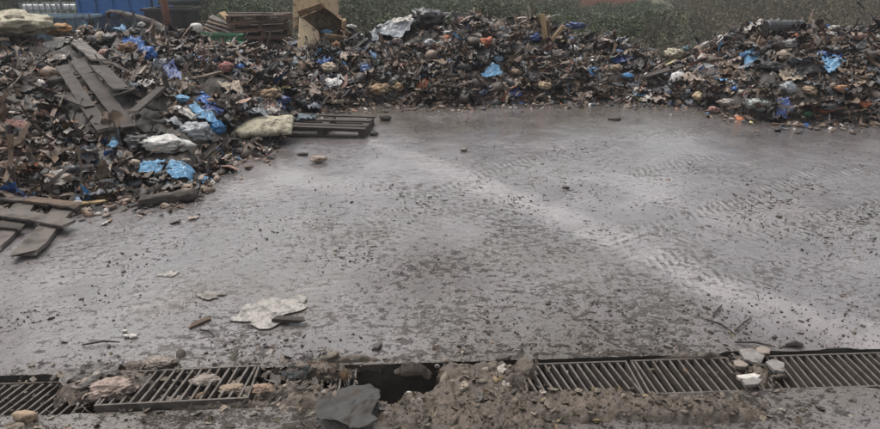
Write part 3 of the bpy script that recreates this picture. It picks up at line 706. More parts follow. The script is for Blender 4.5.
    # ---- left heap
    S('foam_sheet', 'big crumpled cream foam sheet on the crest of the left heap', 'foam sheet', 8, 31, 78, 26, CREAM, 3, amp=.5, depth=60, lift=.03, fr=2.0)
    S('cardboard_piece', 'orange brown folded cardboard beside the cream foam sheet', 'cardboard', 58, 35, 26, 14, M('amber_cardboard', srgb(178, 132, 78), .7, .2, 8), 5, amp=.45, lift=.03, smooth=False)
    S('plastic_bag', 'pale pinkish bag just below the brown folded cardboard', 'bag', 35, 44, 22, 12, P_('pinkish_film', (176, 162, 158)), 6)
    S('plastic_sheet', 'crinkled white plastic below the orange brown cardboard', 'plastic sheet', 60, 43, 28, 9, WHITE, 7, 'rag')
    S('plastic_bag', 'dark navy bag at the frame edge below the foam sheet', 'bag', 5, 35, 16, 8, NAVY, 8)
    S('plastic_bag', 'pale bag at the left end below the navy bag', 'bag', 3, 47, 14, 8, P_('greyblue_film', (150, 160, 170)), 9)
    S('plastic_bag', 'small upright white bag above the black sacks', 'bag', 102, 40, 7, 12, BEIGE, 10)
    S('rubbish_sack', 'shiny black rubbish sack near the crest of the left heap', 'sack', 112, 42, 24, 13, BLACK, 11)
    S('rubbish_sack', 'round black rubbish sack left of the draped blue bag', 'sack', 140, 36, 18, 12, BLACK, 12)
    S('plastic_scrap', 'faded blue scrap below the foot of the blue container', 'plastic scrap', 120, 30, 13, 7, LBLUE, 13, 'rag')
    S('plastic_bag', 'white knob of plastic against the blue container base', 'bag', 141, 25, 8, 6, WHITE, 14)
    S('cloth_rag', 'tan and brown cloth bundle left of the draped blue bag', 'cloth', 128, 50, 18, 12, P_('brown_cloth', (132, 96, 66), .8), 15)
    S('cloth_rag', 'pale pink cloth ball beside the dark boards', 'cloth', 105, 55, 14, 10, PINK, 16)
    S('plastic_bag', 'long blue bag draped down the left heap, upper part', 'bag', 138, 46, 26, 10, BLUE, 17, 'rag', rot=-.3)
    S('plastic_bag', 'blue bag bunched just below the long draped blue bag', 'bag', 149, 57, 16, 16, BLUE, 18, amp=.6)
    S('plastic_bag', 'narrow blue film hanging down the middle of the left heap', 'bag', 172, 72, 13, 26, DBLUE, 19, 'rag', rot=.5, depth=60)
    S('plastic_bag', 'pale translucent bag left of the narrow blue film', 'bag', 161, 66, 12, 12, CLEAR, 20)
    S('plastic_bag', 'light blue bag knot below the narrow blue film', 'bag', 183, 101, 17, 10, LBLUE, 21, amp=.6)
    S('plastic_bag', 'bright blue strip of bag right of the light blue knot', 'bag', 205, 100, 24, 12, BLUE, 22, 'rag', rot=-.6)
    S('plastic_bag', 'bright blue crumpled bag beside the cream mattress', 'bag', 219, 131, 14, 19, CYAN, 23, amp=.6)
    S('plastic_bag', 'blue bag lying behind the clear sheet near the mattress', 'bag', 196, 113, 16, 8, CYAN, 24, 'rag')
    S('plastic_bag', 'cobalt blue bag beside the brown cardboard at the heap foot', 'bag', 282, 103, 17, 13, DBLUE, 25, amp=.6)
    S('cardboard_piece', 'folded brown cardboard left of the cobalt blue bag', 'cardboard', 267, 97, 28, 16, CARD, 26, amp=.4, smooth=False)
    S('rubbish_sack', 'black sack right of the cobalt blue bag', 'sack', 301, 106, 20, 11, BLACK, 27)
    S('clear_sheet', 'clear plastic sheeting bunched left of the cream mattress', 'plastic sheet', 197, 137, 36, 26, CLEAR, 28, amp=.6)
    S('plastic_bag', 'large muddy white bag at the toe of the left heap', 'bag', 170, 148, 52, 22, P_('milky_film', (206, 202, 196), .35, .16), 29, amp=.4, fr=1.2)
    S('rubbish_sack', 'dark wet sack tucked against the large white bag', 'sack', 139, 147, 28, 20, BLACK, 30, amp=.55)
    S('plastic_bag', 'light blue bag above the black bundle and log', 'bag', 153, 169, 22, 12, LBLUE, 31, 'rag')
    S('plastic_bag', 'longer light blue bag right of the other above the log', 'bag', 188, 173, 40, 14, LBLUE, 32, 'rag', rot=.1)
    S('black_bundle', 'black bundle resting against the log', 'bundle', 155, 184, 25, 12, BLACK, 33)
    S('carton_scrap', 'small cream carton scrap below the large white bag', 'scrap', 135, 164, 11, 8, BEIGE, 34, smooth=False)
    S('cloth_rag', 'orange tan rag low on the left heap', 'cloth', 42, 115, 14, 9, P_('rust_cloth', (180, 128, 98), .8), 35)
    S('cloth_rag', 'cream rag at the left frame edge', 'cloth', 3, 112, 12, 12, BEIGE, 36)
    S('cloth_rag', 'pinkish rag left of the dark boards low on the heap', 'cloth', 22, 127, 28, 8, PINK, 37, 'rag')
    S('cloth_rag', 'muddy pale rag above the broken pallet', 'cloth', 22, 154, 34, 9, PINK, 38, 'rag')
    S('plastic_scrap', 'small turquoise scrap near the toe of the heap', 'plastic scrap', 69, 142, 9, 7, LBLUE, 39)
    S('plastic_scrap', 'small pale blue scrap at the right of the dark boards', 'plastic scrap', 114, 146, 9, 12, LBLUE, 40, 'rag')
    S('cloth_rag', 'long muddy twisted rag at the toe beside the black bundle', 'cloth', 88, 171, 28, 12, GREYC, 41, amp=.5)
    S('stone_lump', 'pale muddy lump right of the log end', 'lump', 380 - 194, 162, 10, 7, STONE, 42)
    S('plastic_bag', 'pale pink grey bag in front of the cream mattress', 'bag', 240, 153, 18, 9, P_('pinkgrey_film', (176, 158, 152)), 43)
    S('cloth_rag', 'pink blanket piece high on the middle of the left heap', 'cloth', 226, 70, 16, 14, P_('rose_cloth', (170, 110, 104), .9), 44, amp=.6)
    S('plastic_scrap', 'blue scrap right of the pink blanket piece', 'plastic scrap', 238, 68, 11, 6, BLUE, 45, 'rag')
    S('plastic_bag', 'small white bag above the blue scrap', 'bag', 286, 56, 12, 7, WHITE, 46)
    # mattress
    for q_ in (240, 255, 270, 285): HEROES.append((q_, 130, 22, 22))
    p = hp(260, 131); r = S('mattress', 'cream mattress slab lying in front of the heap', 'mattress', 258, 126, 56, 10, CREAM, 47, amp=.1, depth=50, lift=.02)
    bpy.data.objects.remove(r)
    nx, ny = 40, 20; mbv, q = None, None
    u, v = np.meshgrid(np.linspace(-1, 1, nx), np.linspace(-1, 1, ny), indexing='ij')
    cz = .045; top = np.stack([u.ravel() * .40, v.ravel() * .27, cz - .045 * (np.abs(u.ravel()) ** 8 + np.abs(v.ravel()) ** 8) + .02 * fbm(np.stack([u.ravel() * 2, v.ravel() * 1.5], 1), 3, 3)], 1)
    bot = top.copy(); bot[:, 2] = -.06; n_ = nx * ny; g = gridmesh(nx, ny); per = list(range(0, ny)) + [i * ny + ny - 1 for i in range(1, nx)] + [(nx - 1) * ny + j for j in range(ny - 2, -1, -1)] + [i * ny for i in range(nx - 2, 0, -1)]
    sides = np.array([[per[i], per[(i + 1) % len(per)], per[(i + 1) % len(per)] + n_, per[i] + n_] for i in range(len(per))])
    p = crest(262, 129); o = mesh_np('mattress', np.concatenate([top, bot]), np.concatenate([g, g[:, ::-1] + n_, sides]), CREAM, loc=(p[0], p[1] + .05, p[2] + .045), smooth=False)
    o.rotation_euler = (R(9), R(-3), R(7)); tag(o, 'cream mattress slab with a dark side in front of the heap', 'mattress')
    S('plastic_sheet', 'grey plastic sheet lying over the back of the cream mattress', 'plastic sheet', 262, 118, 54, 8, CLEAR, 48, 'rag', lift=.05, depth=16)
    # ---- dark boards on left heap
    bd = [((64, 76), (106, 141), .15, W_DARK, 'left one of the two long dark boards sloping down the heap'), ((80, 72), (131, 138), .17, W_DARK, 'right one of the two long dark boards sloping down the heap'),
          ((80, 52), (101, 69), .2, W_GREY, 'short grey board high up above the long dark boards'), ((100, 76), (125, 101), .2, W_DARK, 'wide dark board behind the two long dark boards'),
          ((118, 104), (137, 98), .26, W_DARK, 'dark square panel right of the long boards'), ((135, 124), (163, 98), .13, W_DARK, 'dark board leaning the other way right of the long boards'),
          ((60, 104), (92, 117), .11, W_DARK, 'brown board crossing under the long dark boards'), ((194, 88), (222, 80), .09, W_BROWN, 'brown lath on the heap below the blue film'),
          ((140, 112), (160, 120), .12, W_DARK, 'small dark board beside the large white bag'), ((0, 12 + 92), (20, 113), .08, W_DARK, 'dark lath at the left edge of the heap')]
    for k, (a, b, wd, m, l) in enumerate(bd):
        for q_ in np.linspace(0.05, .95, 6): HEROES.append((a[0] + (b[0] - a[0]) * q_, a[1] + (b[1] - a[1]) * q_, 18, 15))
        board('board', l, 'board', hp(*a, .13), hp(*b, .13), wd, .025, m, roll=random.uniform(-.15, .15), jag=.03)
    board('board', 'third slim dark board lying across the upper ends of the long ones', 'board', hp(72, 92, .16), hp(112, 76, .14), .07, .03, W_DARK)
    # ---- log
    a, b = at(141, 201, .05), at(196, 195, .05); o_ = (a + b) / 2; V = []
    ts = np.linspace(0, 1, 30); nn = 24; Vv = []
    for t_ in ts:
        c_ = a * (1 - t_) + b * t_ - o_; rr = .046 + .008 * t_
        for k in range(nn):
            an = 2 * math.pi * k / nn; Vv.append(c_ + np.array([-.1 * math.cos(an) * 0, math.cos(an), math.sin(an)]) * rr)
    Vv = np.array(Vv); Vv += (Vv / np.linalg.norm(Vv, axis=1)[:, None]) * .0
    dirn = Vv - np.repeat(np.array([a * (1 - t_) + b * t_ - o_ for t_ in ts]), nn, axis=0); Vv = Vv + dirn * ((.4 * ridged(Vv * np.array([7, 20, 20]), 3, 8) + .2 * fbm(Vv * 3, 2, 9))[:, None])
    fc = [(i * nn + k, i * nn + (k + 1) % nn, (i + 1) * nn + (k + 1) % nn, (i + 1) * nn + k) for i in range(29) for k in range(nn)] + [tuple(range(nn - 1, -1, -1)), tuple(range(29 * nn, 30 * nn))]
    tag(mesh_np('log', Vv, fc, BURNT, loc=o_, smooth=True), 'rough grey brown log lying at the edge of the yard', 'log')
    # ---- broken pallet bottom left
    c = at(20, 222, 0); r = empty('broken_pallet', (c[0], c[1], 0)); tag(r, 'broken wooden pallet with missing boards lying flat on the wet yard', 'pallet')
    def pb(name, a, b, z, wd, m=W_GREY, th=.022):
        A_, B_ = at(*a, z), at(*b, z); A_[:2] -= c[:2]; B_[:2] -= c[:2]; o = board(name, None, None, A_, B_, wd, th, m, jag=.05, parent=r, roll=0)
    pb('deck_board', (-25, 195), (30, 200), .072, .13); pb('deck_board', (28, 200), (75, 206), .072, .12, W_BROWN)
    pb('deck_board', (-35, 206), (68, 224), .072, .16); 
    pb('bearer', (27, 204), (-12, 250), .03, .20, W_GREY, .035); pb('bearer', (66, 208), (24, 256), .03, .20, W_GREY, .035)
    pb('deck_board', (-20, 222), (20, 226), .072, .10, W_DARK)
    pb('bearer', (-20, 204), (-60, 250), .03, .2, W_GREY, .035)
    o = board('wood_chip', 'small pale splinter of wood lying just beside the broken pallet', 'wood chip', at(79, 204, .02), at(101, 202, .03), .07, .02, W_PALE, jag=.08)
    # ---- dark pallet beside mattress
    o = make_pallet('pallet', W_DARK, .02, 1.30, .85, skip=(2, 4)); p = at(322, 137.5, 0); o.location = (p[0], p[1] + .42, 0); o.rotation_euler = (0, R(1.0), R(-3)); tag(o, 'dark soaked pallet lying on the yard right of the cream mattress', 'pallet')
    S('cloth_rag', 'torn grey blue rag caught on the dark pallet', 'cloth', 308, 128, 20, 15, P_('greyblue_cloth', (110, 128, 136), .8), 51, 'rag', lift=.12)
    S('rubber_piece', 'thin yellow scrap hanging at the end of the cream mattress', 'scrap', 288, 135, 6, 15, YELLOW, 52, 'rag')
    S('plastic_bag', 'small wet blue grey bag behind the cream mattress end', 'bag', 291, 123, 12, 8, P_('steel_film', (120, 140, 156)), 53)
    for k, (px, py, w_, h_, m, l) in enumerate(((205, 122, 30, 14, LBLUE, 'pale blue sheet draped behind the clear sheeting'), (186, 118, 22, 12, WHITE, 'white torn sheet left of the pale blue sheet'), (214, 112, 20, 9, DBLUE, 'dark blue strip above the pale blue sheet'), (178, 128, 26, 10, P_('grey_film', (160, 164, 168)), 'grey film sheet above the large white bag'), (148, 88, 18, 10, WHITE, 'dirty white sheet beside the narrow blue film'), (60, 62, 26, 9, P_('dun_film', (164, 150, 140)), 'dun coloured sheet above the dark boards at the left'), (28, 92, 28, 10, GREYC, 'grey cloth sheet left of the dark boards'), (58, 158, 30, 10, P_('earth_film', (136, 118, 104)), 'earth coloured sheet at the toe of the left heap'), (100, 160, 26, 10, GREYC, 'grey cloth sheet left of the light blue bags'), (232, 90, 24, 10, BEIGE, 'beige sheet above the folded brown cardboard'), (246, 66, 20, 8, WHITE, 'small white sheet right of the pink blanket piece'))):
        S('plastic_sheet', l, 'plastic sheet', px, py, w_, h_, m, 400 + k, 'rag', rot=.3 * (k % 3 - 1), lift=.03)
    # ---- middle bank
    S('rubbish_sack', 'big shiny black torn sack standing up on the bank crest', 'sack', 428, 27, 34, 30, BLACK, 60, amp=.9, fr=2.1, lift=.04)
    S('rubbish_sack', 'black ragged sheeting sloping right of the tall black sack', 'sack', 448, 20, 28, 9, BLACK, 61, 'rag', lift=.1)
    for k, (a, b, l) in enumerate((((356, 28), (405, 26), 'lower strip of folded grey plastic sheeting along the bank crest'), ((370, 31), (425, 28), 'long grey strip of sheeting nearest the black sack'), ((385, 26), (422, 20), 'white strip of sheeting rising toward the black sack'))):
        mx, my = (a[0] + b[0]) / 2, (a[1] + b[1]) / 2
        S('plastic_sheet', l, 'plastic sheet', mx, my + 5, b[0] - a[0], 6, P_('silver_film', (168, 174, 180)) if k < 2 else WHITE, 62 + k, 'rag', lift=.09 + .02 * k, tilt=-.06 * k, depth=22, fr=2.6)
    items = [('plastic_bag', 'small blue and white bag on the crest beside the carton', 'bag', 327, 33, 16, 7, LBLUE, 'bag'),
             ('plastic_bag', 'white bag between the carton and the grey sheeting', 'bag', 351, 26, 12, 6, WHITE, 'bag'),
             ('cloth_rag', 'orange rust cloth on the crest below the grey sheeting', 'cloth', 337, 49, 13, 11, P_('rust_brown', (176, 124, 86), .8), 'bag'),
             ('plastic_bag', 'blue white bag in the middle of the bank', 'bag', 339, 56, 12, 8, P_('ice_film', (170, 188, 212)), 'bag'),
             ('plastic_bag', 'pale pinkish bag with torn side below the carton', 'bag', 330, 72, 20, 14, BEIGE, 'bag'),
             ('plastic_bag', 'white flat bag half way down the bank', 'bag', 346, 84, 14, 6, WHITE, 'rag'),
             ('plastic_bag', 'blue striped bag half way down the bank', 'bag', 366, 73, 12, 12, P_('mid_blue_film', (84, 118, 180)), 'bag'),
             ('cardboard_box', 'small crushed tan carton with yellow tape at the foot of the bank', 'carton', 380, 93, 24, 17, CARD, 'bag'),
             ('cardboard_piece', 'folded brown card right of the taped carton', 'cardboard', 399, 91, 14, 12, CARD, 'bag'),
             ('cloth_rag', 'grey cloth ball on the bank below the silver sheeting', 'cloth', 397, 45, 12, 10, P_('rosy_grey', (156, 138, 134), .85), 'bag'),
             ('plastic_bag', 'light grey bag left of the tall black sack', 'bag', 430, 46, 13, 9, P_('lightgrey_film', (186, 188, 190)), 'bag'),
             ('plastic_scrap', 'pale blue carton scrap below the silver sheeting', 'scrap', 386, 55, 5, 7, P_('pale_blue', (160, 188, 210)), 'bag'),
             ('cloth_rag', 'blue denim piece under the crest of the bank', 'cloth', 362, 52, 10, 16, P_('denim', (74, 92, 112), .85), 'rag'),
             ('cloth_rag', 'orange cloth hanging on the bank face', 'cloth', 485, 47, 22, 14, ORANGE, 'bag'),
             ('plastic_bag', 'cream flap of plastic above the orange cloth', 'bag', 478, 27, 14, 6, BEIGE, 'bag'),
             ('cloth_rag', 'pale cloth peak on the crest left of the cream flap', 'cloth', 461, 23, 14, 8, PINK, 'bag'),
             ('plastic_bag', 'royal blue crumpled bag near the bank crest', 'bag', 536, 41, 17, 11, DBLUE, 'bag'),
             ('plastic_bag', 'grey blue bag just left of the royal blue bag', 'bag', 524, 44, 12, 7, P_('grey_blue_film', (112, 136, 160)), 'bag'),
             ('blue_tarp', 'blue tarpaulin piece on the crest right of the posts', 'tarpaulin', 576, 28, 24, 9, DBLUE, 'bag'),
             ('plastic_bag', 'pale blue bag in the bank below the orange cloth', 'bag', 498, 62, 13, 10, P_('mist_blue', (140, 172, 196)), 'bag'),
             ('plastic_bag', 'light blue spread bag below the pale blue one', 'bag', 492, 73, 22, 9, LBLUE, 'rag'),
             ('plastic_bag', 'deep blue flat bag low in the bank', 'bag', 514, 94, 18, 7, DBLUE, 'rag'),
             ('plastic_bag', 'grey blue bag low in the bank left of the deep blue one', 'bag', 483, 96, 10, 8, P_('slate_film', (84, 108, 140)), 'bag'),
             ('cardboard_piece', 'cream and tan flap at the foot of the bank', 'cardboard', 543, 89, 19, 11, CARDP, 'bag'),
             ('blue_tarp', 'long blue tarpaulin sloping down the bank, right part', 'tarpaulin', 622, 62, 30, 12, DBLUE, 'rag'),
             ('plastic_bag', 'pale blue white fold on top of the sloping blue tarpaulin', 'bag', 618, 54, 12, 5, P_('blue_white_film', (150, 176, 216)), 'bag'),
             ('plastic_bag', 'sky blue bag below the sloping blue tarpaulin', 'bag', 627, 79, 13, 8, CYAN, 'bag'),
             ('cloth_rag', 'tan cloth between the blue tarpaulin and the sky blue bag', 'cloth', 617, 71, 12, 9, TAN, 'bag'),
             ('cloth_rag', 'small red scrap on the crest above the blue tarpaulin', 'cloth', 604, 43, 6, 5, RED, 'bag'),
             ('plastic_bag', 'pale green bag at the foot of the bank', 'bag', 612, 100, 12, 5, P_('pale_green_film', (150, 176, 150)), 'bag'),
             ('cloth_rag', 'light tan cloth low in the bank near the deep blue bag', 'cloth', 516, 75, 12, 8, TAN, 'bag'),
             ('plastic_bag', 'off white small bag on the bank left of the cobalt tarpaulin', 'bag', 575, 80, 12, 6, WHITE, 'bag'),
             ('cloth_rag', 'wide brown grey cloth on the bank below the royal blue bag', 'cloth', 560, 60, 18, 16, P_('mouse_cloth', (110, 98, 92), .85), 'bag'),
             ('plastic_bag', 'pale beige lump at the left end of the bank foot', 'bag', 338, 105, 14, 7, BEIGE, 'bag'),
             ('cloth_rag', 'beige rag at the foot of the bank behind the dark pallet', 'cloth', 326, 98, 16, 8, TAN, 'rag'),
             ('foam_block', 'cream foam block at the left end of the right bank', 'foam', 674, 58, 20, 15, CREAM, 'bag'),
             ('plastic_bag', 'blue green scrap beside the cream foam block', 'bag', 687, 47, 9, 7, P_('teal_film', (110, 150, 158)), 'bag'),
             ('plastic_bag', 'light blue bag hanging down the right bank', 'bag', 751, 64, 11, 28, LBLUE, 'rag'),
             ('plastic_bag', 'small light blue tail left of the hanging bag', 'bag', 744, 58, 10, 6, CYAN, 'bag'),
             ('plastic_bag', 'sky blue bag spread on the right bank', 'bag', 831, 67, 24, 18, LBLUE, 'rag'),
             ('plastic_bag', 'blue tip of bag above the spread sky blue one', 'bag', 821, 59, 9, 9, BLUE, 'bag'),
             ('plastic_bag', 'large pale grey bag high on the right bank', 'bag', 788, 48, 22, 11, P_('ash_film', (176, 174, 170)), 'bag'),
             ('plastic_bag', 'pale bag under the large pale grey one', 'bag', 783, 59, 12, 11, BEIGE, 'bag'),
             ('plastic_sheet', 'cream flap of sheeting in the middle of the right bank', 'plastic sheet', 790, 82, 26, 14, BEIGE, 'rag'),
             ('plastic_bag', 'translucent grey bag below the cream flap', 'bag', 787, 92, 15, 14, CLEAR, 'bag'),
             ('cloth_rag', 'tan cloth peak right of the translucent grey bag', 'cloth', 808, 94, 14, 12, TAN, 'bag'),
             ('cloth_rag', 'orange tan rag low on the right bank', 'cloth', 840, 92, 14, 8, P_('apricot_cloth', (196, 142, 104), .8), 'bag'),
             ('cloth_rag', 'orange ball of cloth at the foot of the right bank', 'cloth', 862, 107, 12, 10, ORANGE, 'bag'),
             ('cardboard_piece', 'cream card scrap at the left of the right bank foot', 'cardboard', 697, 101, 10, 12, CARDP, 'bag'),
             ('plastic_bag', 'blue knot with white bag low on the right bank', 'bag', 735, 92, 8, 7, BLUE, 'bag'),
             ('plastic_bag', 'white bag next to the blue knot', 'bag', 743, 95, 14, 6, WHITE, 'bag'),
             ('plastic_bag', 'large greenish white bag at the foot of the right bank', 'bag', 757, 109, 26, 15, P_('mint_film', (188, 198, 192), .4, .3), 'bag'),
             ('plastic_bag', 'pinkish white bag at the foot of the right bank', 'bag', 727, 106, 20, 11, P_('blush_film', (186, 172, 164)), 'bag'),
             ('cloth_rag', 'peach rag at the very foot of the right bank', 'cloth', 713, 113, 14, 8, PINK, 'bag'),
             ('plastic_bag', 'dark blue bag right of the greenish white bag', 'bag', 781, 112, 14, 14, DBLUE, 'rag'),
             ('plastic_bag', 'small green bag at the foot of the right bank', 'bag', 807, 117, 9, 6, GREEN, 'bag'),
             ('rubbish_sack', 'wide black sack in a hollow of the right bank', 'sack', 770, 71, 24, 12, BLACK, 'bag'),
             ('rubbish_sack', 'long black sheeting in the shaded hollow under the crest', 'sack', 805, 72, 30, 10, BLACK, 'rag'),
             ('rubbish_sack', 'grey black sack at the foot of the right bank', 'sack', 832, 113, 24, 12, P_('charcoal_film', (56, 56, 60)), 'bag'),
             ('plastic_bag', 'small white peak on the crest of the right bank', 'bag', 833, 31, 9, 6, WHITE, 'bag'),
             ('cloth_rag', 'dark brown cloth heap at the join of the two banks', 'cloth', 655, 78, 30, 14, P_('umber_cloth', (56, 46, 38), .8), 'bag'),
             ('plastic_bag', 'grey plastic bag on the far end of the right bank', 'bag', 868, 60, 20, 12, GREYC, 'bag'),
             ('cloth_rag', 'pale pink grey rag right of the crest peak', 'cloth', 858, 40, 16, 7, PINK, 'bag')]
    for k, (n_, l, c_, px, py, w_, h_, m, kd) in enumerate(items):
        S(n_, l, c_, px, py, w_, h_, m, 100 + k, kd, amp=.55 + .1 * (k % 3), rot=random.uniform(-.4, .4), lift=.03, smooth=(k % 4 != 1))
    # posts and boards standing in the bank
    def stand(name, label, a, b, Y, wd, m, cat='post'): board(name, label, cat, at_y(*a, Y), at_y(*b, Y - .05), wd, .06, m, roll=.2)
    stand('wooden_post', 'upright pale wooden post sticking out of the bank crest', (545, 38), (542, 14), 12.1, .085, W_PALE)
    stand('wooden_post', 'pale wooden stake leaning right beside the upright post', (552, 40), (564, 26), 12.1, .07, W_PALE)
    stand('wooden_post', 'short brown stump of wood between post and leaning stake', (548, 36), (548, 20), 12.2, .06, W_BROWN)
    stand('wooden_post', 'short pale peg standing on the crest right of the carton', (344, 29), (344, 20), 12.2, .07, W_PALE)
    board('plank', 'long reddish brown plank lying on the right bank crest', 'plank', hp(693, 60, .08), hp(738, 42, .10), .13, .03, wood('reddish_wood', (142, 104, 88)))
    board('plank', 'thin stick lying on the yard before the right bank', 'plank', at(772, 123.5, .02), at(806, 126, .02), .04, .02, W_BROWN)
    board('plank', 'tan lath standing out of the middle of the bank', 'plank', hp(351, 76, .08), hp(363, 86, .08), .06, .02, W_BROWN)
    board('plank', 'dark curved board at the join of the two banks', 'plank', hp(640, 84, .12), hp(682, 74, .16), .22, .03, W_DARK)
    # half buried drum on right crest
    a, b = at_y(765, 29, 11.3), at_y(802, 27, 11.3); o_ = (a + b) / 2; mb = MB(); 
    L0 = (b - a)[0]; mb.tube([(-L0 / 2, 0, 0), (-L0 / 2 + .02, 0, 0), (-L0 * .17, 0, 0), (-L0 * .16, 0, 0), (-L0 * .15, 0, 0), (L0 * .16, 0, 0), (L0 * .17, 0, 0), (L0 * .18, 0, 0), (L0 / 2 - .02, 0, 0), (L0 / 2, 0, 0)], [.15, .17, .165, .18, .165, .165, .18, .165, .17, .15], 20)
    o = mb.build('black_drum', BLACK, loc=(o_[0], o_[1], o_[2] - .03), smooth=False); tag(o, 'black plastic drum lying on its side on the right bank crest', 'drum')
    S('plastic_scrap', 'torn pale strip draped over the end of the black drum', 'scrap', 773, 29, 10, 8, CLEAR, 170, 'rag', lift=.10)
    # ---- loose things on the yard
    def flat(name, label, cat, px, py, wpx, hpx, mat, seed, ragged=.5, thick=.12, rot=0.):
        p = at(px, py, .012); k = ppm(p); el = (H) / np.linalg.norm(p - np.array([0, 0, H])); w_ = wpx / k / 2; d_ = hpx / k / 2 / el
        V, q = crumple(seed, 30, .3, 1.7, ragged); V *= np.array([w_ / np.abs(V[:, 0]).max(), d_ / np.abs(V[:, 1]).max(), min(w_, d_) * thick])
        V[:, 2] -= V[:, 2].min() - .0; V[:, 2] *= .7
        V = V @ np.array(Euler((0, 0, rot)).to_matrix()).T
        o = mesh_np(name, V, q, mat, loc=(p[0], p[1], .012), smooth=True); s_ = o.modifiers.new('t', 'SOLIDIFY'); s_.thickness = .0015; return tag(o, label, cat)
    def lumpy(name, label, cat, px, py, wpx, hpx, mat, seed, amp=.35, z=0., rot=0.):
        p = at(px, py + hpx * .35, z); k = ppm(p); w_ = wpx / k / 2; h_ = hpx / k / 2
        V, q = lump(seed, ICO3, amp, 1.2); V /= np.abs(V).max(0); V *= np.array([w_, w_ * .6, h_]); V = V @ np.array(Euler((0, 0, rot)).to_matrix()).T
        return tag(mesh_np(name, V, q, mat, loc=(p[0], p[1] + .02, z + h_ * .7), smooth=False), label, cat)
    flat('paper_sheet', 'large torn sodden paper sheet stuck flat to the yard', 'paper', 273, 312, 80, 30, PAPER, 207, .5, .022, .30)
    flat('paper_scrap', 'small white paper scrap alone on the yard', 'paper', 169, 274.5, 21, 7, PAPER, 202, .6, .2)
    flat('plastic_scrap', 'muddy translucent scrap left of the large paper sheet', 'scrap', 207, 294, 36, 10, M('muddy_film', srgb(128, 120, 112), .5, .5, 14), 203, .6, .2)
    board('wood_chip', 'small brown wood block left of the large paper sheet', 'wood chip', at(192, 325, .015), at(211, 317, .015), .045, .018, wood('small_brown_wood', (98, 78, 62)), jag=.04)
    board('wood_chip', 'dark strip lying on the edge of the large paper sheet', 'wood chip', at(277, 318.5, .03), at(301, 320, .03), .045, .025, W_DARK, jag=.05)
    lumpy('white_pellet', 'small white foam pellet nearest the paper scrap, upper one', 'foam pellet', 123.5, 333, 5, 4, WHITE, 204)
    lumpy('white_pellet', 'white foam pellet, middle of the three by the drain', 'foam pellet', 125, 338, 6, 4.5, WHITE, 205)
    lumpy('white_pellet', 'widest white foam pellet of the three by the drain', 'foam pellet', 132, 338, 8, 4.5, WHITE, 206)
    lumpy('stone', 'pale flat stone standing in the puddle before the pallet', 'stone', 318, 160, 18, 8, P_('pale_stone', (178, 156, 138), .7, .25), 207)
    lumpy('stone', 'small dark stone near the pale flat stone', 'stone', 302, 154, 12, 3, W_DARK, 208)
    lumpy('stone', 'dark block in the puddle right of the dark pallet', 'stone', 385, 118, 13, 7, W_DARK, 209)
    lumpy('stone', 'dark lump on the yard before the middle bank', 'stone', 616, 119, 16, 4, BURNT, 210)
    lumpy('stone', 'small pale stone in the wet yard beneath the bank', 'stone', 464, 150, 8, 4, STONE, 211)
    lumpy('stone', 'dark clod beside the end of the dark pallet', 'stone', 374, 134, 10, 4, BURNT, 212)
    lumpy('stone', 'brown clod below the middle of the wet puddle', 'stone', 566, 188, 8, 3.5, BURNT, 213)
    for k, (a, b, l) in enumerate((((706, 319), (735, 334), 'longest black stick of the twigs above the grates'), ((713, 316), (722, 305), 'short black twig pointing up from the longest stick'), ((735, 331), (751, 318), 'thin black twig crossing the longest stick end'), ((735, 342), (775, 347), 'black twig lying flat right of the other twigs'), ((200, 330), (214, 336), 'thin twig beside the brown wood block'), ((82, 345), (120, 342), 'long thin twig near the white foam pellets'), ((786, 345), (803, 346), 'short dark bark piece above the right grate'))):
        A_, B_ = at(*a, .015), at(*b, .015); mid = (A_ + B_) / 2; mid[2] += .01; o_ = A_.copy(); mb = MB(); mb.tube([A_ - o_, mid - o_ + np.array([.01, .012, 0]), B_ - o_], [.006, .008, .004] if k != 6 else [.012, .02, .012], 6, .2)
        tag(mb.build('twig', W_DARK, loc=o_), l, 'twig')
    for k, (px, py, w_, h_, l, m) in enumerate(((752, 356, 22, 12, 'grey broken slab chip beside the right grate corner', CONC), (776, 367, 17, 9, 'pale triangular concrete chip on the right grate', CONC), (749, 377, 22, 5, 'whitest flat concrete chip between the two right grates', WHITE), (752, 383, 20, 5, 'grey concrete chip under the whitest chip', CONC), (740, 364, 14, 6, 'small grey chip left of the broken slab chip', STONE), (763, 352, 12, 6, 'narrow grey chip above the pale triangular one', STONE), (745, 352, 6, 5, 'small orange brick crumb above the chips', ORANGE))):
        p = at(px, py, .03); kk = ppm(p); rs = random.Random(k); el = H / np.linalg.norm(p - np.array([0, 0, H]))
        n_ = 5; mb = MB(); mb.prism([(w_ / kk / 2 * math.cos(2 * math.pi * (i + rs.uniform(-.2, .2)) / n_), h_ / kk / 2 / el * math.sin(2 * math.pi * (i + rs.uniform(-.2, .2)) / n_)) for i in range(n_)], 0, .025)
        o = mb.build('concrete_chip', m, loc=(p[0], p[1], .012 + .012 * (k % 2)), bevel=.004); o.rotation_euler = (rs.uniform(-.12, .12), rs.uniform(-.12, .12), rs.uniform(-.3, .3)); tag(o, l, 'concrete chip')
    lumpy('stone', 'pale tan stone on the left grate at the frame edge', 'stone', 24, 419, 20, 11, TAN, 220)
    # ---- grates
    iron = M('worn_grate_iron', srgb(98, 90, 84), .6, .42, 14, metal=.2, bscale=60, bstr=.3)
    def s_of(px, py): return float(st(at(px, py))[0])
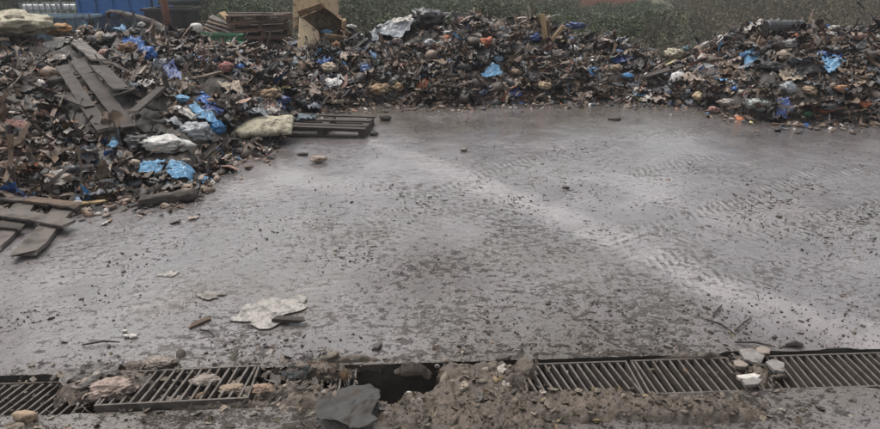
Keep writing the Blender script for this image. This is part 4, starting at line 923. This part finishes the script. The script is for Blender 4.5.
    def grate(x0, x1, label, z=0., tiltx=0., yaw=0., dt=0., skew=0.):
        s0, s1 = x0, x1; Lg = s1 - s0; c = DO + (s0 + s1) / 2 * du + dt * dn; r = empty('drain_grate', (c[0], c[1], z), (tiltx, 0, ang + yaw))
        tag(r, label, 'drain grate', 'iron grates along the drain'); hw = W2 - .012
        mb = MB(); mb.box((0, hw - .006, -.028), (Lg - .01, .012, .05)); mb.box((0, -hw + .006, -.028), (Lg - .01, .012, .05)); mb.build('frame', iron, r)
        nb = int(Lg / .052); rs = random.Random(int(x0 * 100))
        for e in (-1, 1): MB().box((e * (Lg / 2 - .012), 0, -.028), (.012, 2 * hw - .026, .05)).build('end_bar', iron, r)
        for k in range(nb):
            x = -Lg / 2 + .045 + k * (Lg - .09) / max(nb - 1, 1)
            MB().box((x + rs.uniform(-.002, .002), 0, -.026), (.013, 2 * hw - .026, .042), (0, rs.uniform(-.06, .06), rs.uniform(-.03, .03) + skew)).build('grate_bar', iron, r)
        return r
    grate(s_of(-75, 405), s_of(82, 395), 'sunken iron grate at the left end of the drain', z=-.035, skew=-.28)
    grate(s_of(106, 393), s_of(256, 385), 'lifted iron grate tilted out of the drain, its front rim showing', z=.03, tiltx=R(-3), yaw=R(1.5), dt=.01, skew=-.12)
    grate(s_of(259, 385), s_of(356, 380), 'short iron grate clogged with rags beside the open hole', z=-.02)
    grate(s_of(522, 376), s_of(636, 373), 'iron grate half covered by the mud bank right of the hole', z=-.014, skew=.18)
    grate(s_of(638, 373), s_of(742, 372), 'iron grate left of the broken concrete chips', z=-.012, skew=.06)
    grate(s_of(747, 372), s_of(906, 370), 'clean iron grate at the right end of the drain', z=-.010, skew=-.08)
    # rim angle irons
    # ---- rubble and rags on the left grates
    def clump(l, px, py, w_, h_, m, sd_, rot):
        p = at(px, py + h_ * .3, .01); k = ppm(p); a, b = w_ / k / 2, h_ / k / 2; rag_ = 'rag' in l
        if rag_:
            V, q = crumple(sd_, 44, .34, 2.4, .6); V[:, 2] += .14 * ridged(V[:, :2] * 4 + sd_, 3, sd_); V /= np.abs(V).max(0); V *= np.array([a, a * .55, b * .9])
        else:
            V, q = lump(sd_, ICO5, .55, 2.1); V = V * (1 + .22 * ridged(V * 5 + sd_, 3, sd_) + .12 * fbm(V * 16, 3, sd_))[:, None]; V /= np.abs(V).max(0); V *= np.array([a, a * .6, b * .8])
        V = V @ np.array(Euler((0, 0, rot)).to_matrix()).T
        tag(mesh_np('rag_clump' if rag_ else 'rubble_clump', V, q, m, loc=(p[0], p[1] + .02, .005 + b * .35), smooth=True), l, 'rag' if rag_ else 'rubble')
    for (px, py, w_, h_, m, l, sd_, rr) in ((98, 374, 60, 15, CONC, 'long slanting pale slab fragment left of the lifted grate', 301, .35), (158, 363, 34, 13, STONE, 'muddy ridge shaped piece behind the lifted grate', 302, .2), (112, 388, 44, 22, P_('pinkish_rubble', (172, 150, 138), .8, .35), 'pinkish clump of rubble on the left grates', 303, 0), (86, 383, 30, 10, STONE, 'grey clump at the end of the sunken grate', 304, .5), (203, 380, 34, 9, STONE, 'mud clump lying on the lifted grate', 305, 0), (230, 389, 30, 10, P_('tan_rubble', (158, 138, 116), .85, .4), 'tan clump on the front edge of the lifted grate', 306, 0), (262, 389, 26, 14, P_('ochre_rubble', (164, 136, 114), .85, .35), 'ochre clump between the lifted and the clogged grate', 307, 0), (300, 372, 40, 14, M('clotted_rag', srgb(78, 84, 84), .8, .45, 12), 'grey green clotted rag over the clogged grate', 308, 0), (322, 366, 40, 12, P_('brown_rag', (128, 106, 88), .85, .4), 'brown rag hanging over the clogged grate', 309, 0), (345, 376, 10, 18, P_('ochre_rag', (160, 128, 92), .8, .3), 'ochre strip of rag beside the open hole', 310, .8), (355, 396, 44, 14, P_('sand_rag', (176, 160, 138), .85, .3), 'sand coloured rag on the edge of the dark cloth', 311, .1)):
        clump(l, px, py, w_, h_, m, sd_, rr)
    def slab_(px, py, wpx, hpx, mat, seed, label, nm='cloth_bundle'):
        p = at(px, py, .02); k = ppm(p); el = H / np.linalg.norm(p - np.array([0, 0, H])); w_ = wpx / k / 2; d_ = hpx / k / 2 / el
        V, q = lump(seed, ICO5, .25, 1.2); V /= np.abs(V).max(0); V = np.sign(V) * np.abs(V) ** .7; V *= np.array([w_, d_, .065]); 
        tag(mesh_np(nm, V, q, mat, loc=(p[0], p[1], .02), smooth=True), label, 'cloth')
    o = flat('felt_cloth', 'dark grey felt cloth lying in the mud below the open hole', 'cloth', 350, 412, 66, 40, M('dark_felt', srgb(56, 57, 57), .8, .45, 14), 323, .3, .55); o.location.z = .05
    # stones & pale bits right of hole
    for (px, py, w_, h_, m, l, sd_) in ((460, 377, 14, 5, CONC, 'pale stone chip on the mud right of the open hole', 330), (409, 395, 6, 4, WHITE, 'little white pebble at the rim of the open hole', 331), (437, 368, 6, 5, CONC, 'small pale pebble at the top of the open hole', 332), (487, 372, 12, 6, STONE, 'muddy lump at the left end of the mud bank', 333), (503, 359, 16, 5, BURNT, 'dark clod on the yard above the mud bank', 334), (446, 362, 9, 6, STONE, 'brown pebble between the hole and the mud bank', 335)):
        lumpy('stone', l, 'stone', px, py, w_, h_, m, sd_)
build_objects()
build_heap('rubbish_heap', 'heap of sodden brown rags and plastic sloping down beside the yard, left side', abear(-230), abear(222, 130), 27000, 1)
build_heap('rubbish_heap', 'long bank of mixed dark rubbish across the back of the yard', abear(222, 130), abear(660, 80), 26000, 2)
build_heap('rubbish_heap', 'bank of dark rubbish and torn bags at the back, right side', abear(660, 80), abear(1150), 17000, 3)

# ------------------------------------------------------------------ mud along the drain
def build_mud():
    S = np.arange(-3.4, 3.4, .009); T = np.arange(-1.0, .75, .009); s, t = np.meshgrid(S, T, indexing='ij'); P = DO + s.ravel()[:, None] * du + t.ravel()[:, None] * dn
    Q = P + .12 * np.stack([fbm(P * 4, 3, 108), fbm(P * 4 + 9, 3, 109)], 1); Q = Q * np.array([.75, 1.5])
    f = .5 * fbm(P * 3, 3, 101) + .35 * ridged(Q * 6, 4, 102) + .12 * ridged(Q * 15, 3, 103)
    h = np.full(len(P), -.10)
    def bl(px, py, wpx, hpx, a, e=1.):
        nonlocal h
        c = at(px, py); k = ppm(c); el = H / np.linalg.norm(c - np.array([0, 0, H])); r = np.sqrt(((P[:, 0] - c[0]) * k / wpx) ** 2 + ((P[:, 1] - c[1]) * k * el / hpx) ** 2)
        h = np.maximum(h, -.10 + (a + .10) * np.clip(1.35 - r ** 1.6, 0, 1) ** .8)
    bl(470, 394, 62, 17, .04); bl(560, 407, 110, 17, .045); bl(670, 411, 100, 13, .035); bl(470, 418, 120, 22, .03); bl(413, 368, 20, 5, .015); bl(480, 374, 50, 12, .02); bl(455, 372, 18, 12, .03); bl(485, 366, 45, 8, .02); bl(525, 366, 14, 9, .02); bl(425, 398, 30, 8, .03)
    bl(490, 380, 40, 12, .04); bl(610, 395, 30, 7, .03); bl(200, 402, 90, 6, .02); bl(330, 400, 60, 10, .03); bl(270, 391, 50, 7, .03); bl(90, 384, 28, 11, .03); bl(120, 383, 36, 12, .035); bl(310, 370, 44, 6, .012); bl(150, 366, 34, 5, .035)
    bl(420, 370, 12, 5, .02); bl(345, 360, 40, 3, .0); bl(760, 372, 9, 8, .0); bl(690, 354, 40, 2.5, -.01); bl(395, 415, 22, 12, .03)
    for px in (370, 393, 415): # keep the hole open
        c = at(px, 381); r = np.sqrt(((P[:, 0] - c[0]) / .13) ** 2 + ((P[:, 1] - c[1]) / .11) ** 2); h = np.where(r < 1.25, np.minimum(h, -.12 + .10 * np.clip(r - .7, 0, 1)), h)
    z = h + .05 * f + .008 * ridged(P * 24, 3, 106) + .012 * fbm(P * 45, 2, 104)
    keep = (z > -.03).reshape(len(S), len(T)); g = gridmesh(len(S), len(T)); kf = keep.ravel()[g].any(1); g = g[kf]
    used = np.unique(g); mp = np.full(len(z), -1); mp[used] = np.arange(len(used))
    o = mesh_np('mud_bank', np.concatenate([P, z[:, None]], 1)[used], mp[g], mudmat, smooth=True); tag(o, 'lumpy brown mud caked along the near side of the drain', 'mud', kind='stuff')
    # chunky clods and leaf bits over the mud
    b = Bake(); n = 7000; sS = rng.uniform(-3.2, 3.2, n); tT = -W2 + rng.normal(-.12, .2, n)
    Pp = DO + sS[:, None] * du + tT[:, None] * dn; ix = ((sS + 3.4) / .009).astype(int).clip(0, len(S) - 1); iy = ((tT + 1.0) / .009).astype(int).clip(0, len(T) - 1); zz = z.reshape(len(S), len(T))[ix, iy]
    pal = [srgb(*c) for c in ((82, 73, 64), (108, 97, 86), (60, 52, 44), (126, 114, 100), (136, 118, 86), (84, 78, 54), (160, 150, 138))]
    Rm = euler_soft(n, .6)
    for i in range(n):
        zi = max(zz[i], .0)
        if zz[i] < .0 and (tT[i] > -W2 - .01 or rng.random() < .8): continue
        kd = ['bag', 'rag', 'shard', 'strip'][rng.choice(4, p=[.10, .46, .16, .28])]; sz = .004 + .014 * rng.random() ** 3
        b.put(PROTO[kd][rng.integers(10)], np.array([Pp[i, 0], Pp[i, 1], zi + sz * .3]), Rm[i], sz * np.array([1.8 if kd == 'strip' else 1.3, 1, .55]), pal[rng.choice(7, p=[.36, .26, .20, .09, .04, .03, .02])], 0)
    lp = [np.array(srgb(*c)) for c in ((150, 142, 134), (134, 122, 110), (168, 152, 136), (110, 100, 92), (92, 88, 84), (176, 168, 160), (120, 98, 76))]
    for i in range(900):
        x_ = rng.choice([rng.normal(110, 50), rng.normal(250, 60), rng.normal(330, 40), rng.normal(475, 40), rng.normal(752, 16), rng.uniform(0, 880)], p=[.27, .2, .2, .14, .11, .08]); e_ = st(at(x_, 370))[0]
        t_ = rng.normal(.02, .17) ; q_ = DO + e_ * du + t_ * dn; jx, jy = int(np.clip((e_ + 3.4) / .009, 0, len(S) - 1)), int(np.clip((t_ + 1) / .009, 0, len(T) - 1)); z_ = max(z.reshape(len(S), len(T))[jx, jy], .0)
        if 362 < x_ < 436 and abs(t_) < W2: continue
        kd = ['bag', 'rag', 'shard', 'strip', 'stick'][rng.choice(5, p=[.08, .40, .2, .22, .10])]; sz = .004 + .021 * rng.random() ** 2.4
        b.put(PROTO[kd][rng.integers(6)], np.array([q_[0], q_[1], z_ + sz * .25]), euler_soft(1, .4)[0], sz * np.array([1.5, 1, .6]), lp[rng.integers(7)] * np.array(.8) if rng.random() < .45 else pal[rng.integers(4)], 0)
    o = b.build('mud_clods', [M('clod_mud', (0, 0, 0), .8, .3, 20, attr=True)]); tag(o, 'clods and leaf scraps scattered over the mud by the drain', 'clods', kind='stuff')
build_mud()

# ------------------------------------------------------------------ crumbs and tyre cleats on the yard
def build_crumbs():
    b = Bake(); n = 22000
    px = rng.uniform(-60, 940, n); py = 108 + 270 * rng.random(n) ** 1.25
    d = np.stack([(px - 440) / F, CT + (214.5 - py) / F * ST, -ST + (214.5 - py) / F * CT], 1); k = -H / d[:, 2]; X = d[:, 0] * k; Y = d[:, 1] * k; P = np.stack([X, Y], 1)
    dens = .12 + 1.3 * fbm(P * .9, 3, 131) + .9 * fbm(P * 3.4, 3, 132); ok = (rng.random(n) < dens) & (st(P)[1] > W2 + .03) & (heap(X, Y, False) < 0)
    Rm = euler_soft(n, .25); lo = list(PROTO['bag']); pal = [srgb(*c) for c in ((56, 48, 42), (70, 62, 56), (44, 38, 34), (96, 86, 76), (150, 140, 130), (150, 120, 96))]
    oc = [lump(i, ico(1), .8, 2.4) for i in range(8)]
    for i in np.nonzero(ok)[0]:
        sz = .003 + .007 * rng.random() ** 3 + (.009 if rng.random() < .006 else 0); r_ = rng.random()
        c = pal[rng.choice(6, p=[.30, .30, .14, .19, .035, .035])]
        if r_ < .6: b.put(oc[rng.integers(8)], np.array([X[i], Y[i], .004]), Rm[i], np.array([sz * rng.uniform(.8, 1.8), sz, sz * .65]), c, 0)
        else: b.put(PROTO['strip'][rng.integers(10)], np.array([X[i], Y[i], .008]), Rm[i], np.array([sz * 3, sz * 2, sz]), c, 0)
    o = b.build('mud_crumbs', [M('crumb_mud', (0, 0, 0), .75, .25, 20, attr=True)]); tag(o, 'small mud crumbs and splinters scattered over the wet yard', 'crumbs', kind='stuff')
    # tyre cleats
    b = Bake(); tracks = [((880, 170), (600, 250), (430, 330)), ((900, 205), (690, 260), (560, 345)), ((840, 140), (520, 200), (300, 260)), ((700, 130), (560, 180), (480, 350)), ((900, 260), (780, 270), (640, 320)), ((620, 140), (430, 200), (260, 345)), ((900, 150), (760, 200), (700, 250)), ((560, 150), (600, 230), (680, 340)), ((420, 190), (330, 250), (150, 300))]
    oc1 = [lump(i + 20, ico(1), .35) for i in range(8)]
    for ti, tr_ in enumerate(tracks):
        q = [at(*p)[:2] for p in tr_]; ts = np.linspace(0, 1, 400); C = ((1 - ts) ** 2)[:, None] * q[0] + (2 * ts * (1 - ts))[:, None] * (2 * q[1] - .5 * q[0] - .5 * q[2]) + (ts ** 2)[:, None] * q[2]
        L_ = np.concatenate([[0], np.cumsum(np.linalg.norm(np.diff(C, axis=0), axis=1))]); tot = L_[-1]
        for s_ in np.arange(0, tot, .085):
            x, y = np.interp(s_, L_, C[:, 0]), np.interp(s_, L_, C[:, 1]); x2, y2 = np.interp(s_ + .05, L_, C[:, 0]), np.interp(s_ + .05, L_, C[:, 1]); tdir = np.array([x2 - x, y2 - y]); nn_ = np.linalg.norm(tdir)
            if nn_ < 1e-4: continue
            tdir /= nn_; nd = np.array([-tdir[1], tdir[0]])
            if vnoise(np.array([[x * 1.1, y * 1.1]]), 140 + ti)[0] < -.15: continue
            for off in np.arange(-.18, .19, .04):
                if rng.random() < .8: continue
                c_ = np.array([x, y]) + nd * off + tdir * (abs(off) * .5) + rng.normal(0, .010, 2)
                if st(c_)[1] < W2 + .05 or heap(c_[0], c_[1], False) > 0: continue
                an = math.atan2(nd[1], nd[0]) + (.45 if off > 0 else -.45) * 1
                b.put(oc1[rng.integers(8)], np.array([c_[0], c_[1], .002]), np.array(Euler((0, 0, an)).to_matrix()), np.array([.030 * rng.uniform(.3, 1.2), .0065 * rng.uniform(.4, 1.5), .005]), [srgb(84, 76, 70), srgb(98, 90, 84), pal[3], pal[1]][rng.integers(4)], 0)
    o = b.build('tyre_tread_mud', [_mc['crumb_mud']]); tag(o, 'rows of small mud ridges pressed by tyres across the yard', 'tyre marks', kind='stuff')
build_crumbs()

# ================================================================== VEGETATION
def leafmat(name, c, c2):
    m, nt, bs = newmat(name); a = N(nt, 'ShaderNodeAttribute', attribute_name='Col'); nt.links.new(a.outputs['Color'], bs.inputs['Base Color']); bs.inputs['Roughness'].default_value = .8
    return m
veg = leafmat('brush_leaf', None, None)
def brush_pieces(n, rad, hgt, leafy, cols, seed, twigw=.008, leaf=.035, leafshape=1.6):
    """thin arching stems with leaf-sized faces along them: returns V, F(tri), C"""
    rs = np.random.default_rng(seed); V = []; Fc = []; C = []; nv = 0
    for i in range(n):
        an = rs.uniform(0, 6.283); r0 = rad * .35 * rs.random() ** .5; lean = rs.uniform(.1, 1.) * rad; hh = hgt * rs.uniform(.55, 1.); base = np.array([math.cos(an) * r0, math.sin(an) * r0, -.05]); an2 = an + rs.normal() * .8
        pts = [base + np.array([math.cos(an2) * lean * t ** 1.6, math.sin(an2) * lean * t ** 1.6, hh * (t ** .85)]) + rs.normal(size=3) * .03 * hgt * t for t in (0, .3, .6, .85, 1.)]
        sd_ = np.array([-math.sin(an2 + 1), math.cos(an2 + 1), 0]) * twigw; c = np.array(cols[rs.integers(len(cols) // 2)]) * rs.uniform(.7, 1.2)
        for j in range(4):
            a, b = pts[j], pts[j + 1]; w0, w1 = 1 - j * .22, 1 - (j + 1) * .22
            V += [a - sd_ * w0, a + sd_ * w0, b + sd_ * w1, b - sd_ * w1]; Fc += [(nv, nv + 1, nv + 2), (nv, nv + 2, nv + 3)]; C += [c] * 4; nv += 4
        for j in range(leafy):
            t = rs.uniform(.15, 1.0); i0 = min(int(t * 4), 3); p = pts[i0] + (pts[i0 + 1] - pts[i0]) * (t * 4 - i0) + rs.normal(size=3) * .08 * rad
            d = rs.normal(size=3); d /= np.linalg.norm(d); e = np.cross(d, rs.normal(size=3)); e /= np.linalg.norm(e) + 1e-6; s = leaf * rs.uniform(.5, 1.3)
            cc = np.array(cols[len(cols) // 2 + rs.integers(len(cols) - len(cols) // 2)]) * rs.uniform(.6, 1.35)
            V += [p - d * s * leafshape, p + e * s * .5, p + d * s * leafshape, p - e * s * .5]; Fc += [(nv, nv + 1, nv + 2), (nv, nv + 2, nv + 3)]; C += [cc] * 4; nv += 4
    return np.array(V), np.array(Fc), np.array(C)
def vg(*c): return [srgb(*x) for x in c]
COLS = {
    'dry': vg((101, 93, 74), (84, 78, 64), (112, 104, 83), (91, 86, 67), (102, 96, 76), (81, 75, 58)),
    'olive': vg((91, 86, 67), (76, 72, 56), (84, 86, 62), (74, 79, 55), (94, 94, 71), (66, 70, 49)),
    'green': vg((81, 78, 60), (74, 82, 55), (66, 75, 48), (82, 94, 60), (68, 79, 51), (61, 69, 45)),
    'dark': vg((51, 47, 34), (41, 52, 36), (33, 43, 30), (50, 62, 41), (44, 54, 36), (36, 46, 32))}
def build_veg():
    protos = {}
    for ci, cn in enumerate(('dry', 'olive', 'green')):
        for v in range(4): protos[cn, v] = brush_pieces(34, .55, 1.0, 7 if cn == 'dry' else 12, COLS[cn], 10 * ci + v, .007, .034 if cn != 'dry' else .028)
    b_V, b_F, b_C, nv = [], [], [], 0
    n = 2600; Y = 14.8 + 30 * rng.random(n) ** 1.5; a = rng.uniform(abear(-120), abear(1000), n); X = a * Y
    for i in range(n):
        pxl = 440 + F * a[i] * CT * 1.02
        cn = 'dry'; z_ = fbm(np.array([[X[i] * .25, Y[i] * .25]]), 2, 151)[0]
        if pxl < 250: cn = ['green', 'olive', 'dry'][int(np.clip(1 + z_ * 5, 0, 2))]
        elif pxl < 640: cn = ['green', 'olive', 'dry'][int(np.clip(1.0 + z_ * 3.5 + (0.5 if Y[i] > 22 else -.1), 0, 2))]
        else: cn = 'dry' if z_ > -.25 else 'olive'
        hmax = .55 + .6 * z_ + .035 * (Y[i] - 14)
        if 560 < pxl < 650: hmax = min(hmax, .5)
        if Y[i] < 16: hmax *= .6
        if 60 < pxl < 200 and Y[i] < 21: hmax *= .5
        V, Fc, C = protos[cn, rng.integers(4)]; s = rng.uniform(.7, 1.15); an = rng.uniform(0, 6.28); ca, sa = math.cos(an), math.sin(an)
        Rz = np.array([[ca, -sa, 0], [sa, ca, 0], [0, 0, 1]]); W_ = (V * np.array([s * 1.2, s * 1.2, hmax * (.6 + .9 * rng.random() ** 2 + (.5 if rng.random() < .06 else 0))])) @ Rz.T + np.array([X[i], Y[i], terrain(X[i], Y[i])])
        b_V.append(W_); b_F.append(Fc + nv); b_C.append(C * rng.uniform(.8, 1.15)); nv += len(V)
    o = mesh_np('undergrowth', np.concatenate(b_V), np.concatenate(b_F), veg, col=np.concatenate(b_C)); tag(o, 'tangled brown and green scrub filling the field behind the rubbish', 'scrub', kind='stuff')
    # shrubs as things
    def shrub(name, label, px, Y, h, rad, cn, seed, group, n=110, leafy=26, leaf=.04, cat='shrub', trunk=False):
        a = abear(px, 20); root = empty(name, (a * Y, Y, float(terrain(a * Y, Y)))); tag(root, label, cat, group)
        V, Fc, C = brush_pieces(n, rad, h, leafy, COLS[cn], seed, .011, leaf); mesh_np('crown', V, Fc, veg, parent=root, col=C)
        mb = MB(); 
        for k in range(4):
            an = k * 1.6 + seed; mb.tube([(0.04 * math.cos(an), .04 * math.sin(an), -.05), (.1 * rad * math.cos(an), .1 * rad * math.sin(an), h * .35), (.35 * rad * math.cos(an), .35 * rad * math.sin(an), h * .75)], [.035, .025, .01], 6)
        mb.build('stem', wood('grey_bark', (96, 86, 76)), root); return root
    sh = [(398, 17.5, 1.1, .8, 'green'), (430, 19, 1.3, .9, 'green'), (470, 18.2, 1.0, .8, 'olive'), (505, 21, 1.5, 1.1, 'olive'), (545, 19, 1.0, .9, 'green'), (590, 17.5, .8, .9, 'green'), (620, 19.5, .9, 1., 'green'), (375, 20, 1.4, 1., 'olive'), (660, 20, 1.1, .9, 'olive'), (350, 22, 1.8, 1.2, 'green'), (245, 21, 1.5, 1.0, 'green'), (215, 19.5, 1.2, .8, 'green')]
    for k, (px, Y, h, rad, cn) in enumerate(sh):
        names = ['green shrub right of the carton, behind the silver sheeting', 'green shrub behind the tall black sack', 'olive shrub behind the cream flap on the crest', 'larger olive shrub behind the crest left of the wooden posts', 'green shrub directly behind the wooden posts', 'low green shrub behind the blue tarpaulin piece', 'low green shrub below the red brick building', 'olive shrub beyond the silver sheeting', 'olive shrub right of the red brick building', 'tall green shrub right behind the carton', 'green shrub behind the pallet stack', 'green shrub behind the loose planks']
        shrub('shrub', names[k], px, Y, h, rad, cn, 200 + k, 'shrubs in the field')
    bare = [(655, 17.5, 1.2), (713, 17.5, 1.1), (602, 20, 1.0), (840, 18, 1.1), (868, 19.5, 1.2), (505, 17.2, .9), (760, 20, 1.3)]
    bn = ['bare grey bush behind the join of the two banks', 'bare bush with upright stems behind the reddish plank', 'thin bare bush below the red brick building', 'bare bush behind the right end of the bank crest', 'leafless bush at the right frame edge', 'thin bare bush behind the orange cloth', 'bare bush behind the black drum']
    for k, (px, Y, h) in enumerate(bare): shrub('bare_bush', bn[k], px, Y, h, .55, 'dry', 300 + k, 'bare bushes in the field', 70, 1, .02)
    def tree(px, Y, h, cr, label, seed, cn='dark'):
        a = abear(px, 10); root = empty('leafy_tree', (a * Y, Y, float(terrain(a * Y, Y)) - .1)); tag(root, label, 'tree', 'trees at the far edge of the field')
        mb = MB(); rs = np.random.default_rng(seed); mb.tube([(0, 0, 0), (.1, 0, h * .3), (-.05, .1, h * .6), (.1, 0, h * .85)], [.22, .17, .11, .04], 10, .08); ends = []
        for k in range(9):
            z = h * rs.uniform(.12, .75); an = rs.uniform(0, 6.28); e = np.array([math.cos(an) * cr * .7, math.sin(an) * cr * .7, z + h * .18]); ends.append(e); mb.tube([(0, 0, z), tuple(e * np.array([.5, .5, 1]) - np.array([0, 0, h * .05])), tuple(e)], [.08, .05, .02], 6, .1)
        mb.build('trunk', wood('brown_bark', (70, 60, 50)), root)
        cl = [rs.normal(size=3) * np.array([cr * .5, cr * .5, h * .2]) + np.array([0, 0, h * .5]) for _ in range(26)] + ends
        V = []; Fc = []; C = []; nv = 0; pal = COLS[cn][2:]
        for c_ in cl:
            rr = cr * rs.uniform(.22, .4); br = rs.uniform(.7, 1.3); m_ = 330
            d = rs.normal(size=(m_, 3)); d /= np.linalg.norm(d, axis=1)[:, None]; p = c_ + d * rr * (rs.random((m_, 1)) ** .4) * np.array([1, 1, .75]); p[:, 2] = np.maximum(p[:, 2], .1)
            for q in range(m_):
                e = rs.normal(size=3); e /= np.linalg.norm(e); g = np.cross(e, rs.normal(size=3)); g /= np.linalg.norm(g) + 1e-6; s = .085 * rs.uniform(.6, 1.3); V += [p[q] - e * s, p[q] + g * s * .6, p[q] + e * s, p[q] - g * s * .6]; Fc += [(nv, nv + 1, nv + 2), (nv, nv + 2, nv + 3)]; C += [np.array(pal[rs.integers(len(pal))]) * br] * 4; nv += 4
        mesh_np('crown', np.array(V), np.array(Fc), veg, parent=root, col=np.array(C))
    for k, (px, Y, h, cr, l) in enumerate(((-40, 33, 5.5, 2.4, 'dark leafy tree at the far left frame edge'), (8, 31, 5, 2.3, 'dark leafy tree left of the white totes'), (52, 34, 5.5, 2.5, 'dark leafy tree directly behind the white totes'), (100, 36, 6, 2.5, 'dark leafy tree hidden behind the blue container'), (158, 32, 4.5, 1.9, 'dark leafy tree behind the black waste bin'), (196, 36, 4.5, 2.2, 'dark leafy tree between the waste bin and loose planks'))): tree(px, Y, h, cr, l, 400 + k)
    for k, (px, Y, h, cr, l) in enumerate(((300, 44, 4, 2.5, 'olive tree behind the big carton'), (400, 46, 3.6, 2.8, 'olive tree far beyond the silver sheeting'), (480, 45, 3.6, 2.8, 'olive tree left of the red brick building'), (690, 50, 3.4, 2.8, 'far tree between brick building and pale shed'), (800, 50, 3.6, 3, 'far tree right of the pale shed'), (870, 48, 3.8, 3, 'far tree at the right frame edge'))): tree(px, Y, h, cr, l, 500 + k, 'olive')
    # far buildings
    def house(px, Y, wd, h, mat, rmat, label):
        a = abear(px, 3); root = empty('brick_building' if 'brick' in label else 'pale_shed', (a * Y, Y, -.4)); tag(root, label, 'building')
        MB().box((0, 2.5, h / 2), (wd, 5, h)).build('wall', mat, root)
        mb = MB(); mb.add([(-wd / 2 - .2, -.2, h + .01), (wd / 2 + .2, -.2, h + .01), (wd / 2 + .2, 5.2, h + .01), (-wd / 2 - .2, 5.2, h + .01), (-wd / 2 - .2, 2.5, h + 1.2), (wd / 2 + .2, 2.5, h + 1.2)], [(0, 3, 2, 1), (0, 1, 5, 4), (2, 3, 4, 5), (0, 4, 3), (1, 2, 5)]); mb.build('roof', rmat, root)
        for k in range(3):
            x = -wd / 2 + wd * (k + .5) / 3; f = MB().box((x, -.02, h * .66), (.9, .06, .8)).build('window', M('window_frame', (.5, .5, .48), .6, .1, 3), root); MB().box((x, -.06, h * .66), (.76, .03, .66)).build('pane', M('dark_glass', (.02, .025, .03), .1, .05, 3), f)
    brick, bt, bb = newmat('red_brick'); br = N(bt, 'ShaderNodeTexBrick'); br.inputs['Color1'].default_value = (*srgb(176, 104, 88), 1); br.inputs['Color2'].default_value = (*srgb(150, 84, 70), 1); br.inputs['Mortar'].default_value = (*srgb(170, 150, 138), 1); br.inputs['Scale'].default_value = 4
    tcn = N(bt, 'ShaderNodeTexCoord'); mpn = N(bt, 'ShaderNodeMapping'); mpn.inputs['Rotation'].default_value = (R(90), 0, 0); bt.links.new(tcn.outputs['Object'], mpn.inputs[0]); bt.links.new(mpn.outputs[0], br.inputs['Vector']); bt.links.new(br.outputs[0], bb.inputs['Base Color'])
    house(604, 42, 4.2, 3.2, brick, M('roof_tile', srgb(120, 84, 70), .8, .2, 3), 'red brick building beyond the field')
    house(733, 52, 3.4, 2.6, M('pale_render', srgb(200, 204, 204), .7, .1, 2), M('grey_roof', srgb(130, 132, 132), .7, .2, 2), 'small pale shed far beyond the field')
build_veg()
def build_haze():
    m = bpy.data.materials.new('pale_haze'); m.use_nodes = True; nt = m.node_tree; nt.nodes.clear(); out = nt.nodes.new('ShaderNodeOutputMaterial'); v = nt.nodes.new('ShaderNodeVolumePrincipled')
    v.inputs['Color'].default_value = (.93, .95, 1, 1); v.inputs['Density'].default_value = .0018; v.inputs['Anisotropy'].default_value = .2; nt.links.new(v.outputs[0], out.inputs['Volume'])
    o = MB().box((0, 600, 9), (1900, 1900, 24)).build('haze', m); tag(o, 'thin damp haze over the yard and field', 'haze', kind='stuff')
build_haze()
